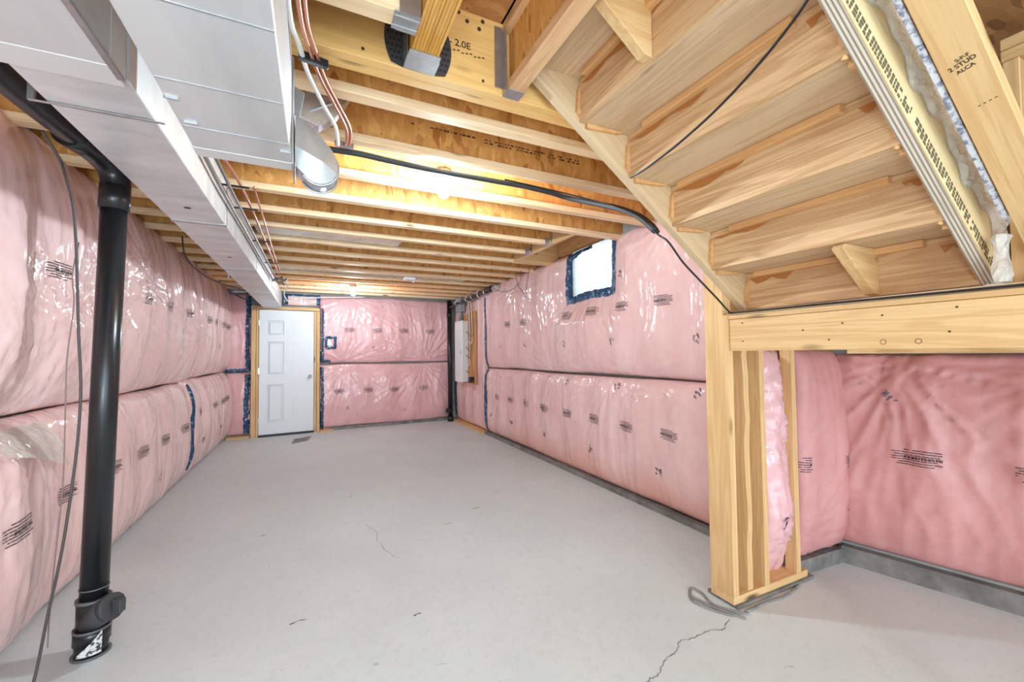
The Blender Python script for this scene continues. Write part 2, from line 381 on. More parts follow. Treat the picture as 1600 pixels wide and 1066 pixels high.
# ------------------------------------------------------------------ insulation blankets
def vnoise(x, y, seed):
    """smooth value noise on numpy arrays"""
    r_ = np.random.RandomState(seed); T = r_.rand(64, 64)
    xi = np.floor(x).astype(int); yi = np.floor(y).astype(int); fx = x-xi; fy = y-yi
    fx = fx*fx*(3-2*fx); fy = fy*fy*(3-2*fy)
    g = lambda a, b: T[a % 64, b % 64]
    return (g(xi, yi)*(1-fx)+g(xi+1, yi)*fx)*(1-fy)+(g(xi, yi+1)*(1-fx)+g(xi+1, yi+1)*fx)*fy
class Batt:
    def __init__(s, name, label, A, B, z0, z1, mat, bulge=.1, seed=1, gathers=(), wr=1.0, edge=.05, step=.017, hole=None, group=None, pz=2.6, cat='insulation', parent=None, tgt=None):
        A = Vector(A+(0,)); B = Vector(B+(0,)); s.A = A; s.L = (B-A).length; s.d = (B-A)/s.L
        nn = Vector((s.d.y, -s.d.x, 0)); mid = (A+B)/2; tgt = Vector(tgt) if tgt else (Vector((.7, min(mid.y, 5), 0)) if mid.y < 7 else Vector((.7, 4, 0)))
        s.n = nn if nn.dot(tgt-mid) > 0 else -nn
        s.z0, s.z1 = z0, z1
        nu = max(4, int(s.L/step)); nz = max(4, int((z1-z0)/step)); s.nu, s.nz = nu, nz
        U, Z = np.meshgrid(np.linspace(0, s.L, nu+1), np.linspace(0, 1, nz+1), indexing='ij')
        H = z1-z0; zz = Z*H
        prof = 1-np.abs(2*Z-1)**pz
        prof = np.clip(prof, 0, 1)**.55
        eu = np.minimum(U, s.L-U); ee = np.sqrt(np.clip(1-(1-np.clip(eu/edge, 0, 1))**2, 0, 1))
        # wavy stud bays every 0.49 m
        bay = .012*np.cos(2*math.pi*(U+.1*seed)/.49)*wr
        off = bulge*prof*(.35+.65*ee) + bay*prof
        off += (.035*(vnoise(U*1.7+seed, zz*1.7, seed)-.5) + .02*(vnoise(U*5+seed, zz*3, seed+1)-.5))*prof*wr
        # vertical tension folds, ridged
        q = vnoise(U*11+1.5*vnoise(U*2, zz*2, seed+5), zz*1.6+seed, seed+2); off += .010*(1-np.abs(2*q-1))**3*prof*wr
        q = vnoise(U*24+2.0*vnoise(U*3, zz*3, seed+6), zz*3, seed+3); off += .004*(1-np.abs(2*q-1))**2*wr
        for (gu, gz, R, amp, k) in gathers:
            dx = U-gu; dz = zz+z0-gz; rr = np.sqrt(dx*dx+dz*dz)+1e-4; an = np.arctan2(dx, dz)
            q = vnoise(an*k+40, rr*3+seed, seed+int(gu*10) % 7)
            off += amp*((1-np.abs(2*q-1))**2-.4)*np.exp(-(rr/R)**1.5)*np.clip(rr/.05, 0, 1)
        # puckered edges
        off += .006*(vnoise(U*30, zz*0+3, seed+9)-.5)*(np.abs(2*Z-1) > .93)
        s.zw = .008*(vnoise(U*2.2+seed, Z*0+seed, seed+11)-.5)*2
        off = np.maximum(off, .004)
        if hole:
            ha, hb, h0, h1 = hole
            din = np.maximum(np.maximum(ha-U, U-hb), np.maximum(h0-(zz+z0), (zz+z0)-h1))
            an = np.arctan2(zz+z0-(h0+h1)/2, U-(ha+hb)/2)
            off = off*np.clip(.25+np.clip(din, 0, .28)/.28*.75, 0, 1)
            qq = vnoise(an*9+20, din*4+10, seed+13); off += .016*((1-np.abs(2*qq-1))**2-.3)*np.exp(-((din-.26)/.13)**2)
        s.off = off; s.U = U; s.Zw = z0+zz+s.zw
        P = np.zeros((nu+1, nz+1, 3))
        for k in range(3):
            P[..., k] = A[k]+s.d[k]*U+s.n[k]*off
        P[..., 2] = s.Zw
        back = np.zeros_like(P)
        for k in range(3): back[..., k] = A[k]+s.d[k]*U - s.n[k]*.02
        back[..., 2] = s.Zw
        s.P = P
        verts = P.reshape(-1, 3).tolist(); idx = lambda i, j: i*(nz+1)+j
        inside = np.zeros((nu, nz), bool)
        if hole:
            uc = (U[:-1, :-1]+U[1:, 1:])/2; zc = z0+(zz[:-1, :-1]+zz[1:, 1:])/2
            inside = (uc > hole[0]) & (uc < hole[1]) & (zc > hole[2]) & (zc < hole[3])
        faces = []
        flip = (s.d.cross(Vector((0, 0, 1)))).dot(s.n) < 0
        for i in range(nu):
            for j in range(nz):
                if inside[i, j]: continue
                f = (idx(i, j), idx(i+1, j), idx(i+1, j+1), idx(i, j+1)); faces.append(f[::-1] if flip else f)
        ring = [(i, 0) for i in range(nu)]+[(nu, j) for j in range(nz)]+[(i, nz) for i in range(nu, 0, -1)]+[(0, j) for j in range(nz, 0, -1)]
        b0 = len(verts); verts += [tuple(back[i, j]) for i, j in ring]
        for k in range(len(ring)):
            k2 = (k+1) % len(ring); f = (idx(*ring[k]), b0+k, b0+k2, idx(*ring[k2])); faces.append(f[::-1] if flip else f)
        base = Vector((A+B)/2); base.z = z0
        vv = [(v[0]-base.x, v[1]-base.y, v[2]-base.z) for v in verts]
        s.o = mesh(name, vv, faces, mat, base, parent, (0, 0, 0), True)
        if parent is None: tag(s.o, label, cat, group)
    def at(s, uu, z, lift=.004):
        fu = min(max(uu/s.L*s.nu, 0), s.nu-1e-6); fz = min(max((z-s.z0)/(s.z1-s.z0)*s.nz, 0), s.nz-1e-6)
        i, j = int(fu), int(fz); a, b = fu-i, fz-j
        p = (s.P[i, j]*(1-a)+s.P[i+1, j]*a)*(1-b)+(s.P[i, j+1]*(1-a)+s.P[i+1, j+1]*a)*b
        return Vector(p)+s.n*lift
    def quads(s, name, rects, mat, lift=.004, seg=.02):
        """rects (u0,u1,z0,z1[,skew]) laid on the film as one flat print"""
        vs = []; fs = []
        for rc in rects:
            u0, u1, z0, z1 = rc[:4]; sk = rc[4] if len(rc) > 4 else 0
            n = max(1, int((u1-u0)/seg)); m = max(1, int((z1-z0)/seg)); b = len(vs)
            for i in range(n+1):
                for j in range(m+1):
                    uu = u0+(u1-u0)*i/n; zz = z0+(z1-z0)*j/m
                    vs.append(s.at(uu+sk*(zz-(z0+z1)/2), zz, lift))
            for i in range(n):
                for j in range(m):
                    fs.append((b+i*(m+1)+j, b+(i+1)*(m+1)+j, b+(i+1)*(m+1)+j+1, b+i*(m+1)+j+1))
        c = sum(vs, Vector())/len(vs)
        o = mesh(name, [v-c for v in vs], fs, mat, c, s.o); o['kind'] = 'stuff'; return o
    def stamp(s, uu, z, w=.19, rnd=random):
        R = []; h = .0135
        for k, (bold, a, b) in enumerate(((0, .25, 1), (0, 0, 1), (0, .05, .95), (1, 0, 1), (0, 0, .9), (0, .15, 1), (0, .1, .85))):
            zc = z+(3-k)*h*.95; x = -w/2+a*w; e = -w/2+b*w
            while x < e:
                if bold and (x+w/2)/w > .22:
                    L = rnd.uniform(.006, .014); R.append((uu+x, uu+min(x+L, e), zc-.0065, zc+.0065, rnd.uniform(-.5, .5))); x += L+rnd.uniform(.002, .006)
                else:
                    L = rnd.uniform(.012, .05); t = .0022; R.append((uu+x, uu+min(x+L, e), zc-t, zc+t)); x += L+.003
        return s.quads('printed_mark', R, ink)
    def scribble(s, uu, z, sz=.035, mat=None):
        R = []
        for k in range(7):
            a = random.uniform(-1, 1)*sz; b = random.uniform(-1, 1)*sz; t = random.uniform(.003, .006)
            if k % 2: R.append((uu+a-sz*.3, uu+a+sz*.3, z+b-t, z+b+t, .5))
            else: R.append((uu+a-t, uu+a+t, z+b-sz*.45, z+b+sz*.45, .7))
        return s.quads('ink_scribble', R, mat or ink2, .005)
    def tape(s, pts, w=.05, name='tape_strip'):
        """pts list of (u,z); crinkled strip of sheathing tape"""
        vs = []; fs = []; n = 0; P = []
        for (a, b) in zip(pts[:-1], pts[1:]):
            L = math.hypot(b[0]-a[0], b[1]-a[1]); k = max(2, int(L/.03))
            for i in range(k+1): P.append((a[0]+(b[0]-a[0])*i/k, a[1]+(b[1]-a[1])*i/k, (b[0]-a[0])/L, (b[1]-a[1])/L))
        for (x, z, dx, dz) in P:
            w1 = w/2*(1+random.uniform(-.22, .22)); w2 = w/2*(1+random.uniform(-.22, .22))
            vs.append(s.at(x-dz*w1, z+dx*w1, .006)); vs.append(s.at(x, z, .012+random.uniform(-.003, .004))); vs.append(s.at(x+dz*w2, z-dx*w2, .006))
        for i in range(len(P)-1):
            a = i*3; fs.append((a, a+3, a+4, a+1)); fs.append((a+1, a+4, a+5, a+2))
        c = sum(vs, Vector())/len(vs)
        return mesh(name, [v-c for v in vs], fs, blue, c, s.o)

XL, XR = -1.27, 2.575
# left wall: A at the near end, u grows with y
def G(*l): return l
lu1 = Batt('insulation_batt', 'upper pink batt along the left wall, behind the tall black pipe', (XL, .3), (XL, 5.62), 1.03, 2.40, poly_l, .13, 3,
           G((2.3, 1.03, .5, .02, 9), (3.2, 1.75, .5, .022, 8), (3.7, 1.9, .45, .024, 9), (5.2, 1.5, .6, .018, 10), (1.6, 1.9, .5, .016, 7), (2.6, 1.5, .4, .02, 9)), 1.1, .09)
lu2 = Batt('insulation_batt', 'upper pink batt at the far end of the left wall, next to the door corner', (XL, 5.64), (XL, 7.74), 1.05, 2.40, poly_l, .12, 5, G((.1, 1.6, .5, .018, 9)), 1, .07)
ll0 = Batt('insulation_batt', 'fat rounded lower pink batt nearest the viewer on the left wall', (XL, .3), (XL+.02, 2.84), 0.02, 1.02, poly_l, .20, 8, G((2.3, .95, .45, .02, 8),), 1.1, .3, pz=2.2)
ll1 = Batt('insulation_batt', 'long lower pink batt on the left wall between the black pipe and blue tape', (XL, 2.80), (XL, 5.40), 0.015, 1.02, poly_l, .135, 11, G((.2, 1.0, .4, .014, 9), (1.6, 1.0, .4, .012, 9)), .8, .12)
ll2 = Batt('insulation_batt', 'short lower pink batt at the far end of the left wall beside the blue seam', (XL, 5.42), (XL, 7.74), 0.015, 1.04, poly_l, .125, 13, G((1.2, 1.0, .5, .014, 9),), 1, .08)
for y, z in ((2.2, 1.72), (2.815, 1.72), (3.95, 1.73), (4.6, 1.73), (5.22, 1.74)): lu1.stamp(y-.3, z)
for y in (6.05, 6.57, 7.05, 7.45): lu2.stamp(y-5.64, 1.73)
for y in (2.36,): ll0.stamp(y-.3, .607)
for y in (2.93, 3.48, 3.98, 4.5, 5.05): ll1.stamp(y-2.80, .59)
for y in (5.74, 6.5, 6.96, 7.35): ll2.stamp(y-5.42, .67)
for y in (6.2, 6.9): lu2.scribble(y-5.64, 1.42)
for y in (3.3, 4.4): ll1.scribble(y-2.8, .30)
for y in (5.9, 6.9): ll2.scribble(y-5.42, .33)
ll2.tape([(.05, 1.0), (.07, .75), (.03, .5), (.05, .2), (.03, .1)], .05)
# right wall (u grows with y)
ru = Batt('insulation_batt', 'long upper pink batt on the right wall around the taped window', (XR, 1.60), (XR, 6.25), 1.08, 2.39, poly_r, .09, 21,
          G((1.2, 1.08, .5, .016, 10), (2.6, 1.1, .6, .02, 10), (3.6, 2.2, .6, .016, 12), (.75, 2.3, .5, .012, 10)), .8, .06, hole=(WY0+.03-1.6, WY1-.03-1.6, WZ0+.02, 2.42), pz=5)
rl = Batt('insulation_batt', 'long lower pink batt on the right wall from the post to the tape', (XR-.01, 1.60), (XR-.01, 6.25), 0.05, 1.06, poly_s, .085, 23,
          G((1.5, 1.04, .55, .018, 10), (2.5, 1.05, .5, .016, 10), (3.2, 1.05, .5, .016, 12), (.9, 1.0, .4, .012, 9), (4.1, .9, .4, .016, 10)), 1.1, .05, pz=4)
re_ = Batt('insulation_batt', 'full height pink batt behind the white breaker panel', (XR-.02, 6.31), (XR-.02, 7.93), 0.05, 2.33, poly_r, .045, 25, G((.6, .9, .5, .012, 9),), .9, .05, pz=6)
for y in (2.43, 2.92, 3.36, 3.82, 4.86, 5.33): ru.stamp(y-1.6, 1.70)
for y in (2.38, 2.86, 3.35, 3.82, 4.31, 4.79, 5.28, 5.75): rl.stamp(y-1.6, .645)
for y in (2.13, 3.05, 3.87, 4.80, 5.6): ru.scribble(y-1.6, 1.39, .03)
for y in (2.51, 3.41, 4.32, 5.2, 6.0): rl.scribble(y-1.6, .335, .032, ink)
for y in (2.14, 3.03, 3.85): rl.scribble(y-1.6, .985, .03)
ru.scribble(2.95-1.6, 2.0, .03, ink); ru.tape([(4.60, 1.1), (4.60, 2.2)], .085); rl.tape([(4.59, .06), (4.56, .5), (4.58, 1.05)], .13); re_.tape([(1.50, .12), (1.52, .6), (1.50, 1.1)], .12)
# window tape: ring around the hole (part of the batt)
a0, a1, b0, b1 = WY0-1.6, WY1-1.6, WZ0, 2.41
ru.tape([(a0, b0), (a0-.005, b0+.25), (a0, b1-.03)], .075); ru.tape([(a1, b0), (a1+.01, b0+.2), (a1, b1-.03)], .085)
ru.tape([(a0-.03, b0-.005), ((a0+a1)/2, b0), (a1+.03, b0-.01)], .085); ru.tape([(a1+.04, b1-.10), (a1-.2, b1-.03), (a1-.4, b1-.02)], .07)
# far wall: u along FW
def FB(name, label, u0, u1, z0, z1, mat, bulge, seed, gathers=(), **k):
    A = FW(u0); B = FW(u1); return Batt(name, label, (A.x, A.y), (B.x, B.y), z0, z1, mat, bulge, seed, gathers, **k)
fu = FB('insulation_batt', 'upper pink batt on the far wall right of the white door', .09, 2.42, 1.16, 2.33, poly_f, .085, 31,
        G((.35, 1.16, .6, .02, 10), (1.85, 1.2, .8, .026, 12), (.5, 2.3, .6, .02, 10), (1.2, 2.3, .5, .016, 12), (1.1, 1.2, .4, .016, 10)), edge=.04)
fl = FB('insulation_batt', 'lower pink batt on the far wall right of the white door', .09, 2.42, .05, 1.13, poly_f, .09, 33,
        G((.4, 1.1, .7, .02, 12), (1.8, 1.1, .8, .026, 12), (1.2, 1.1, .4, .016, 9)), edge=.06)
fs1 = FB('insulation_batt', 'narrow upper pink strip of batt left of the white door', -1.24, -.90, 1.04, 2.28, poly_f, .05, 35, edge=.04)
fs2 = FB('insulation_batt', 'narrow lower pink strip of batt left of the white door', -1.24, -.90, .05, 1.02, poly_f, .05, 37, edge=.04)
fs3 = FB('insulation_batt', 'small pink patch of batt in a blue tape frame above the door', -.46, .12, 2.14, 2.33, poly_l, .02, 39, edge=.03)
for q in (.56, 1.03, 1.51, 2.01): fu.stamp(q-.09, 1.73, .17)
for q in (.40, .88, 1.33, 1.88): fl.stamp(q-.09, .665, .17)
fu.scribble(.87, 1.42, .025); fl.scribble(1.43, .28, .025); fl.scribble(.46, .37, .025)
fu.tape([(.03, 1.18), (.03, 2.1)], .065); fl.tape([(.03, .06), (.03, 1.1)], .065); fu.tape([(.0, 1.19), (.17, 1.19)], .05)
fu.tape([(.10, 1.42), (.10, 1.60), (.24, 1.60), (.24, 1.42), (.10, 1.42)], .045)
fs1.tape([(.30, 1.05), (.30, 2.25)], .08); fs2.tape([(.28, .06), (.30, 1.0)], .09); fs1.tape([(.0, 1.06), (.28, 1.06)], .07)
fs3.tape([(.02, 2.31), (.56, 2.31)], .035); fs3.tape([(.04, 2.15), (.04, 2.32)], .06); fs3.tape([(.53, 2.15), (.53, 2.32)], .06)
# recess batts
ra = Batt('insulation_batt', 'pink batt beside the thin stud in the recess corner', (2.50, 1.50), (2.95, 1.50), .10, 1.30, poly_shade, .085, 41, G((.0, .2, .4, .02, 10),), edge=.08, pz=5, tgt=(2.7, 0, 0))
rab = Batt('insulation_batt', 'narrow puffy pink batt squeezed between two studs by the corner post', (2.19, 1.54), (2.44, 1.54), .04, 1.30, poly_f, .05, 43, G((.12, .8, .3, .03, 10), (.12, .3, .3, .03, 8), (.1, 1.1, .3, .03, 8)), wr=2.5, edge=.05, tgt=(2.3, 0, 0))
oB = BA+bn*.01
rb_ = Batt('insulation_batt', 'large shade-darkened pink batt on the right side of the recess', (oB.x, oB.y-.02), (BB.x, BB.y), .115, 1.26, poly_shade, .085, 45,
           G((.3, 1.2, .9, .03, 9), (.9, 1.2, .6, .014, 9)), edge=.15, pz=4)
ra.stamp(.40, .64, .13); ra.stamp(-.0+.03, .64, .06); rb_.stamp(.36, .70, .20); rb_.stamp(.80, .69, .2); ra.scribble(.42, .33); rb_.scribble(.85, .38, .04, ink2); rab.scribble(.1, .36, .03, ink)
rb_.scribble(.26, 1.02, .03)

vs = []; fs = []
for i in range(13):
    for j in range(9):
        a, b = i/12, j/8
        p = ll0.at(2.02+.46*a, .99-.16*b*(.5+.9*a), .012+.03*b+.008*math.sin(a*19+b*3)); vs.append(p)
for i in range(12):
    for j in range(8): fs.append((i*9+j, (i+1)*9+j, (i+1)*9+j+1, i*9+j+1))
c_ = sum(vs, Vector())/len(vs); mesh('loose_film_flap', [v-c_ for v in vs], fs, film, c_, ll0.o, smooth=True)
# concrete curb at the foot of the recess walls, sill under plates
struct(prism('baseboard_recess_side', [(BA.x-.05, BA.y-.04), (BB.x-.05, BB.y), (BB.x+.1, BB.y), (BA.x+.1, BA.y)], 'Z', 0, .10, conc_curb))
struct(prism('baseboard_recess_back', [(2.45, 1.475), (2.92, 1.455), (2.97, 1.56), (2.45, 1.56)], 'Z', 0, .085, conc_curb))
struct(box('baseboard_sill', 1.915, 2.56, 1.425, 1.60, 0, .018, conc_curb))
struct(box('baseboard_right', 2.50, 2.64, 1.60, 6.28, 0, .045, conc_curb))
struct(fbox('baseboard_far', .15, 2.5, -.02, .03, 0, .05, conc_curb))
struct(box('trim_mud_sill', 2.54, 2.60, 1.75, 2.95, 2.36, 2.5, conc_wall))
struct(box('baseboard_right_far', 2.44, 2.60, 6.30, 7.9, 0, .035, pine_y))

# floor crack and mortar smear (flat marks on the slab)
def ribbon(name, pts, w, mat, z, parent, sm=5, jit=0):
    P = smooth_path([(p[0], p[1], 0) for p in pts], sm); vs = []; fs = []
    for i, p in enumerate(P):
        t = (P[min(i+1, len(P)-1)]-P[max(i-1, 0)]).normalized(); nn = Vector((-t.y, t.x, 0))
        ww = w*(.5+random.random()) if jit else w
        q = p+nn*random.uniform(-1, 1)*jit
        vs += [q+nn*ww/2, q-nn*ww/2]
    for i in range(len(P)-1): fs.append((2*i, 2*i+1, 2*i+3, 2*i+2))
    c = sum(vs, Vector())/len(vs); c.z = 0
    return mesh(name, [v-c for v in vs], fs, mat, (c.x, c.y, z), parent)
FL = floor
ribbon('crack', [(1.81, 1.40), (1.72, 1.36), (1.664, 1.381), (1.55, 1.38), (1.481, 1.39), (1.42, 1.35), (1.341, 1.338), (1.25, 1.29), (1.18, 1.28), (1.02, 1.20)], .0035, crack_m, .001, FL, 7, .006)
ribbon('crack', [(.35, 3.4), (.42, 3.2), (.41, 3.0), (.47, 2.75)], .0025, crack_m, .001, FL, 7, .008)
for k, (x, y, L) in enumerate(((-.1, 2.3, .07), (.45, 2.1, .04), (.9, 3.1, .05), (-.35, 3.5, .04), (-.02, 1.45, .03), (1.2, 3.3, .06), (.3, 4.1, .03))):
    ribbon('floor_scuff', [(x, y), (x+L*.6, y+L*.2), (x+L, y+L*.1)], .008, crack_m, .001, FL, 3, .002)
def smear(pts, w):
    for side in (0,):
        tube('mortar_smear', [(p[0], p[1], .002) for p in pts], w, caulk, FL, 6, 6)
smear([(1.88, 1.36), (1.83, 1.47), (1.80, 1.60), (1.86, 1.66), (1.87, 1.60), (1.84, 1.50), (1.90, 1.40), (1.93, 1.38)], .009)
smear([(1.93, 1.395), (2.1, 1.40), (2.25, 1.39), (2.45, 1.43), (2.55, 1.44)], .008)
smear([(1.80, 1.62), (1.77, 1.56), (1.80, 1.47), (1.85, 1.40)], .008)

# ------------------------------------------------------------------ ceiling joists
ORD = ['first', 'second', 'third', 'fourth', 'fifth', 'sixth', 'seventh', 'eighth', 'ninth', 'tenth', 'eleventh', 'twelfth', 'thirteenth', 'fourteenth', 'fifteenth', 'sixteenth']
JW = .064
def ijoist_x(y1, x0, x1, label):
    y0 = y1-JW; t = thing('ceiling_joist', (x0, (y0+y1)/2, ZJ), label, 'joist', 'ceiling joists running across the room')
    box('bottom_flange', x0, x1, y0, y1, ZJ, ZJ+.038, flange_x, t, .002)
    box('top_flange', x0, x1, y0, y1, ZS-.038, ZS, flange_x, t)
    box('web', x0, x1, (y0+y1)/2-.005, (y0+y1)/2+.005, ZJ+.038, ZS-.038, osb_web, t)
    return t
JY = [1.79, 2.17, 2.60, 3.03, 3.45, 3.86, 4.27, 4.69, 5.11, 5.53, 5.94, 6.36, 6.78, 7.20, 7.60]
NOTE = {0: ' above the stair edge', 1: ' carrying the black foam line', 2: ' beside the big bare bulb', 3: ', last before the window', 4: ', cut short at the window header', 5: ', second one cut short at the window header',
        6: ', just past the window opening', 14: ', nearest the far wall'}
joists = []
for i, y in enumerate(JY):
    x1 = 2.04 if i in (4, 5) else 2.60
    lab = f'{ORD[i]} wooden I-joist beyond the laminated beam{NOTE.get(i, "")}'
    joists.append(ijoist_x(y, -1.33, x1, lab))
o = box('trimmer_board', 2.08, 2.60, 4.165, 4.204, ZJ-.002, ZS, pine_x, None, .002); tag(o, 'solid pine trimmer board at the far side of the window bay', 'board')
o = box('rim_board', 2.603, 2.628, 1.62, 7.8, 2.41, ZS, pine_y, None); tag(o, 'pine rim board closing the joist ends above the right wall', 'board')
# window header and hangers
wh = thing('window_header', (2.06, 3.6, ZJ), 'short wooden header board carrying two cut joists beside the window', 'header')
box('board', 2.04, 2.078, 3.03, 4.206, ZJ-.002, ZS, pine_y, wh, .002)
for y in (3.45, 3.86):
    h = thing('joist_hanger', (2.0, y-.032, ZJ), f'small steel joist hanger on the window header, {"nearer" if y < 3.6 else "farther"} one', 'hanger')
    bm = bmesh.new(); bm_box(bm, (0, 0, -.001), (.07, .07, .002)); bm_box(bm, (0, -.035, .03), (.05, .002, .06)); bm_box(bm, (0, .035, .03), (.05, .002, .06)); from_bm('saddle', bm, galv, (2.0, y-.032, ZJ), h)
    for q in (-1, 1): box('flange_plate', 2.035, 2.04, y-.032+q*.036, y-.032+q*.06, ZJ, ZJ+.14, galv, h)
# amber laminated beam (across) and members hanging on its near side
lb = thing('laminated_beam', (.6, 1.5, ZJ), 'deep amber laminated beam running across above the stair head', 'beam')
box('front_ply', -1.33, 2.60, 1.500, 1.544, ZJ, ZS, lvl_x, lb, .002); box('back_ply', -1.33, 2.60, 1.546, 1.59, ZJ+.0, ZS, lvl_x, lb, .002)
text('grade_print', '- 2.0E', .038, inkw, (.505, 1.4985, 2.49), (math.pi/2, 0, 0), lb)
for k in range(9): box('print_line', .46+.017*k, .47+.017*k, 1.4983, 1.4996, 2.455+.003*(k % 3), 2.459+.003*(k % 3), inkw, lb)
for (x, z) in ((.50, 2.615), (.535, 2.59), (.585, 2.575), (.60, 2.61)): cyl('nail_hole', (x, 1.4995, z), (x, 1.497, z), .008, nail_m, lb, n=10)
for (x, z) in ((.43, 2.385), (.60, 2.37), (.655, 2.37), (.15, 2.36), (-.05, 2.43)): cyl('knot', (x, 1.4995, z), (x, 1.4985, z), .006, nail_m, lb, n=10)
# amber beam running towards the viewer
ab = thing('amber_floor_beam', (.345, .9, ZJ), 'golden edge-grained beam running towards the viewer, in a wide steel hanger', 'beam')
N_L = 9; x0 = .298; wdt = .096/N_L
for k in range(N_L):
    dx = random.uniform(-.001, .001)
    box('lamination', x0+k*wdt, x0+(k+1)*wdt-.0012, -.2, 1.494, ZJ+.008+dx, ZS, amber_y, ab)
hg = thing('beam_hanger', (.345, 1.47, ZJ), 'wide galvanized hanger with perforated dark flanges under the golden beam', 'hanger')
box('saddle', .290, .400, 1.395, 1.496, ZJ, ZJ+.007, galv, hg, .001)
for sx in (-1, 1):
    cx = .345+sx*.056
    box('side_plate', cx-.0015, cx+.0015, 1.42, 1.496, ZJ, ZJ+.2, galv, hg)
    pl = []
    for t in np.linspace(0, 1, 12):
        w_ = .068*math.sin(math.pi*min(1, .18+t*.8))**.7; pl.append((cx+sx*w_, ZJ+.012+.235*t))
    poly2 = [(cx, ZJ+.002)]+pl+[(cx, ZJ+.25)]
    bm = bmesh.new(); f = [bm.verts.new((p[0]-.345, 0, p[1]-ZJ)) for p in poly2]; fc = bm.faces.new(f)
    ex = bmesh.ops.extrude_face_region(bm, geom=[fc]); bmesh.ops.translate(bm, verts=[v for v in ex['geom'] if isinstance(v, bmesh.types.BMVert)], vec=(0, .003, 0))
    bmesh.ops.recalc_face_normals(bm, faces=bm.faces[:])
    fp = from_bm('face_flange', bm, simple('dark_galvanized', (92, 94, 96), .4, .7), (.345, 1.4945, ZJ), hg)
    bm = bmesh.new()
    for a in range(4):
        for b in range(10):
            xx = cx+sx*(.01+.015*a+(.007 if b % 2 else 0)); zz = ZJ+.03+.022*b
            t = (zz-ZJ-.012)/.235; w_ = .068*math.sin(math.pi*min(1, .18+max(t, 0)*.8))**.7
            if abs(xx-cx) < w_-.008: cyl_bm(bm, (xx-.345, 0, zz-ZJ), (xx-.345, -.0012, zz-ZJ), .0042, n=8)
    from_bm('hole', bm, black_ru, (.345, 1.4942, ZJ), fp)
# pinkish joist hung on the golden beam's left side
pj = thing('ceiling_joist', (-.5, 1.29, ZJ), 'pinkish joist hung on the left side of the golden beam, partly behind the ductwork', 'joist')
box('bottom_flange', -1.33, .29, 1.25, 1.314, ZJ, ZJ+.038, flange_x, pj, .002); box('web', -1.33, .28, 1.277, 1.287, ZJ+.038, ZS-.038, osb_web, pj); box('top_flange', -1.33, .29, 1.25, 1.314, ZS-.038, ZS, flange_x, pj)
h2 = thing('joist_hanger', (.26, 1.28, ZJ), 'ribbed shiny joist hanger at the end of the pinkish joist', 'hanger')
box('saddle', .215, .294, 1.243, 1.321, ZJ-.004, ZJ-.001, galv, h2, .001)
for y in (1.243, 1.321): box('side_plate', .23, .294, y-.0015, y+.0015, ZJ-.004, ZJ+.13, galv, h2)
for y in (1.262, 1.302): box('rib', .215, .294, y-.003, y+.003, ZJ-.007, ZJ-.004, galv, h2, .001)
# stair header joist
tj = thing('stair_header_joist', (.72, .8, ZJ), 'wooden I-joist running towards the viewer along the stair head', 'joist')
box('bottom_flange', .688, .752, -.5, 1.496, ZJ, ZJ+.040, flange_y, tj, .002); box('web', .715, .725, -.5, 1.496, ZJ+.04, ZS-.038, osb_web, tj); box('top_flange', .688, .752, -.5, 1.496, ZS-.038, ZS, flange_y, tj)
h3 = thing('joist_hanger', (.72, 1.47, ZJ), 'tall narrow steel hanger at the end of the stair header joist', 'hanger')
box('saddle', .684, .756, 1.44, 1.499, ZJ-.003, ZJ, galv, h3, .001); box('side_plate', .683, .686, 1.455, 1.499, ZJ, ZJ+.26, galv, h3)
box('face_flange', .650, .684, 1.496, 1.499, ZJ+.03, ZJ+.28, galv, h3); box('side_plate', .754, .757, 1.455, 1.499, ZJ, ZJ+.26, galv, h3)
# illegible ink run on the first two joist webs
def web_print(y, x0, x1, z, parent, n=3, flip=1):
    bm = bmesh.new()
    for row in range(n):
        x = x0
        while x < x1:
            L = random.uniform(.006, .022)
            if random.random() < .8: bm_box(bm, (x+L/2, 0, z+row*.016-x*.0), (L, .0008, random.uniform(.005, .011)))
            x += L+random.uniform(.003, .012)
    o = from_bm('printed_mark', bm, inkw, (0, y, 0), parent); o['kind'] = 'stuff'; return o
web_print(2.17-JW/2-.0058, .45, .80, 2.49, joists[1], 1); web_print(2.17-JW/2-.0058, .86, 1.5, 2.475, joists[1], 2)
web_print(1.79-JW/2-.0058, .5, .8, 2.47, joists[0], 1)
# bay ducts (flat shiny pans between joists)
for k, (y0, y1, xa, xb) in enumerate(((3.90, 4.20, -.45, .75), (5.56, 5.86, -.4, 2.0))):
    t = thing('joist_bay_duct', ((xa+xb)/2, (y0+y1)/2, ZJ+.04), f'flat shiny metal duct tucked between joists, {"nearer" if k == 0 else "farther"} of the two', 'duct')
    box('pan', xa, xb, y0+.006, y1-.006, ZJ+.035, ZJ+.12, shiny, t, .004); box('end_cap', xb-.002, xb+.004, y0+.004, y1-.004, ZJ+.03, ZJ+.125, galv, t)

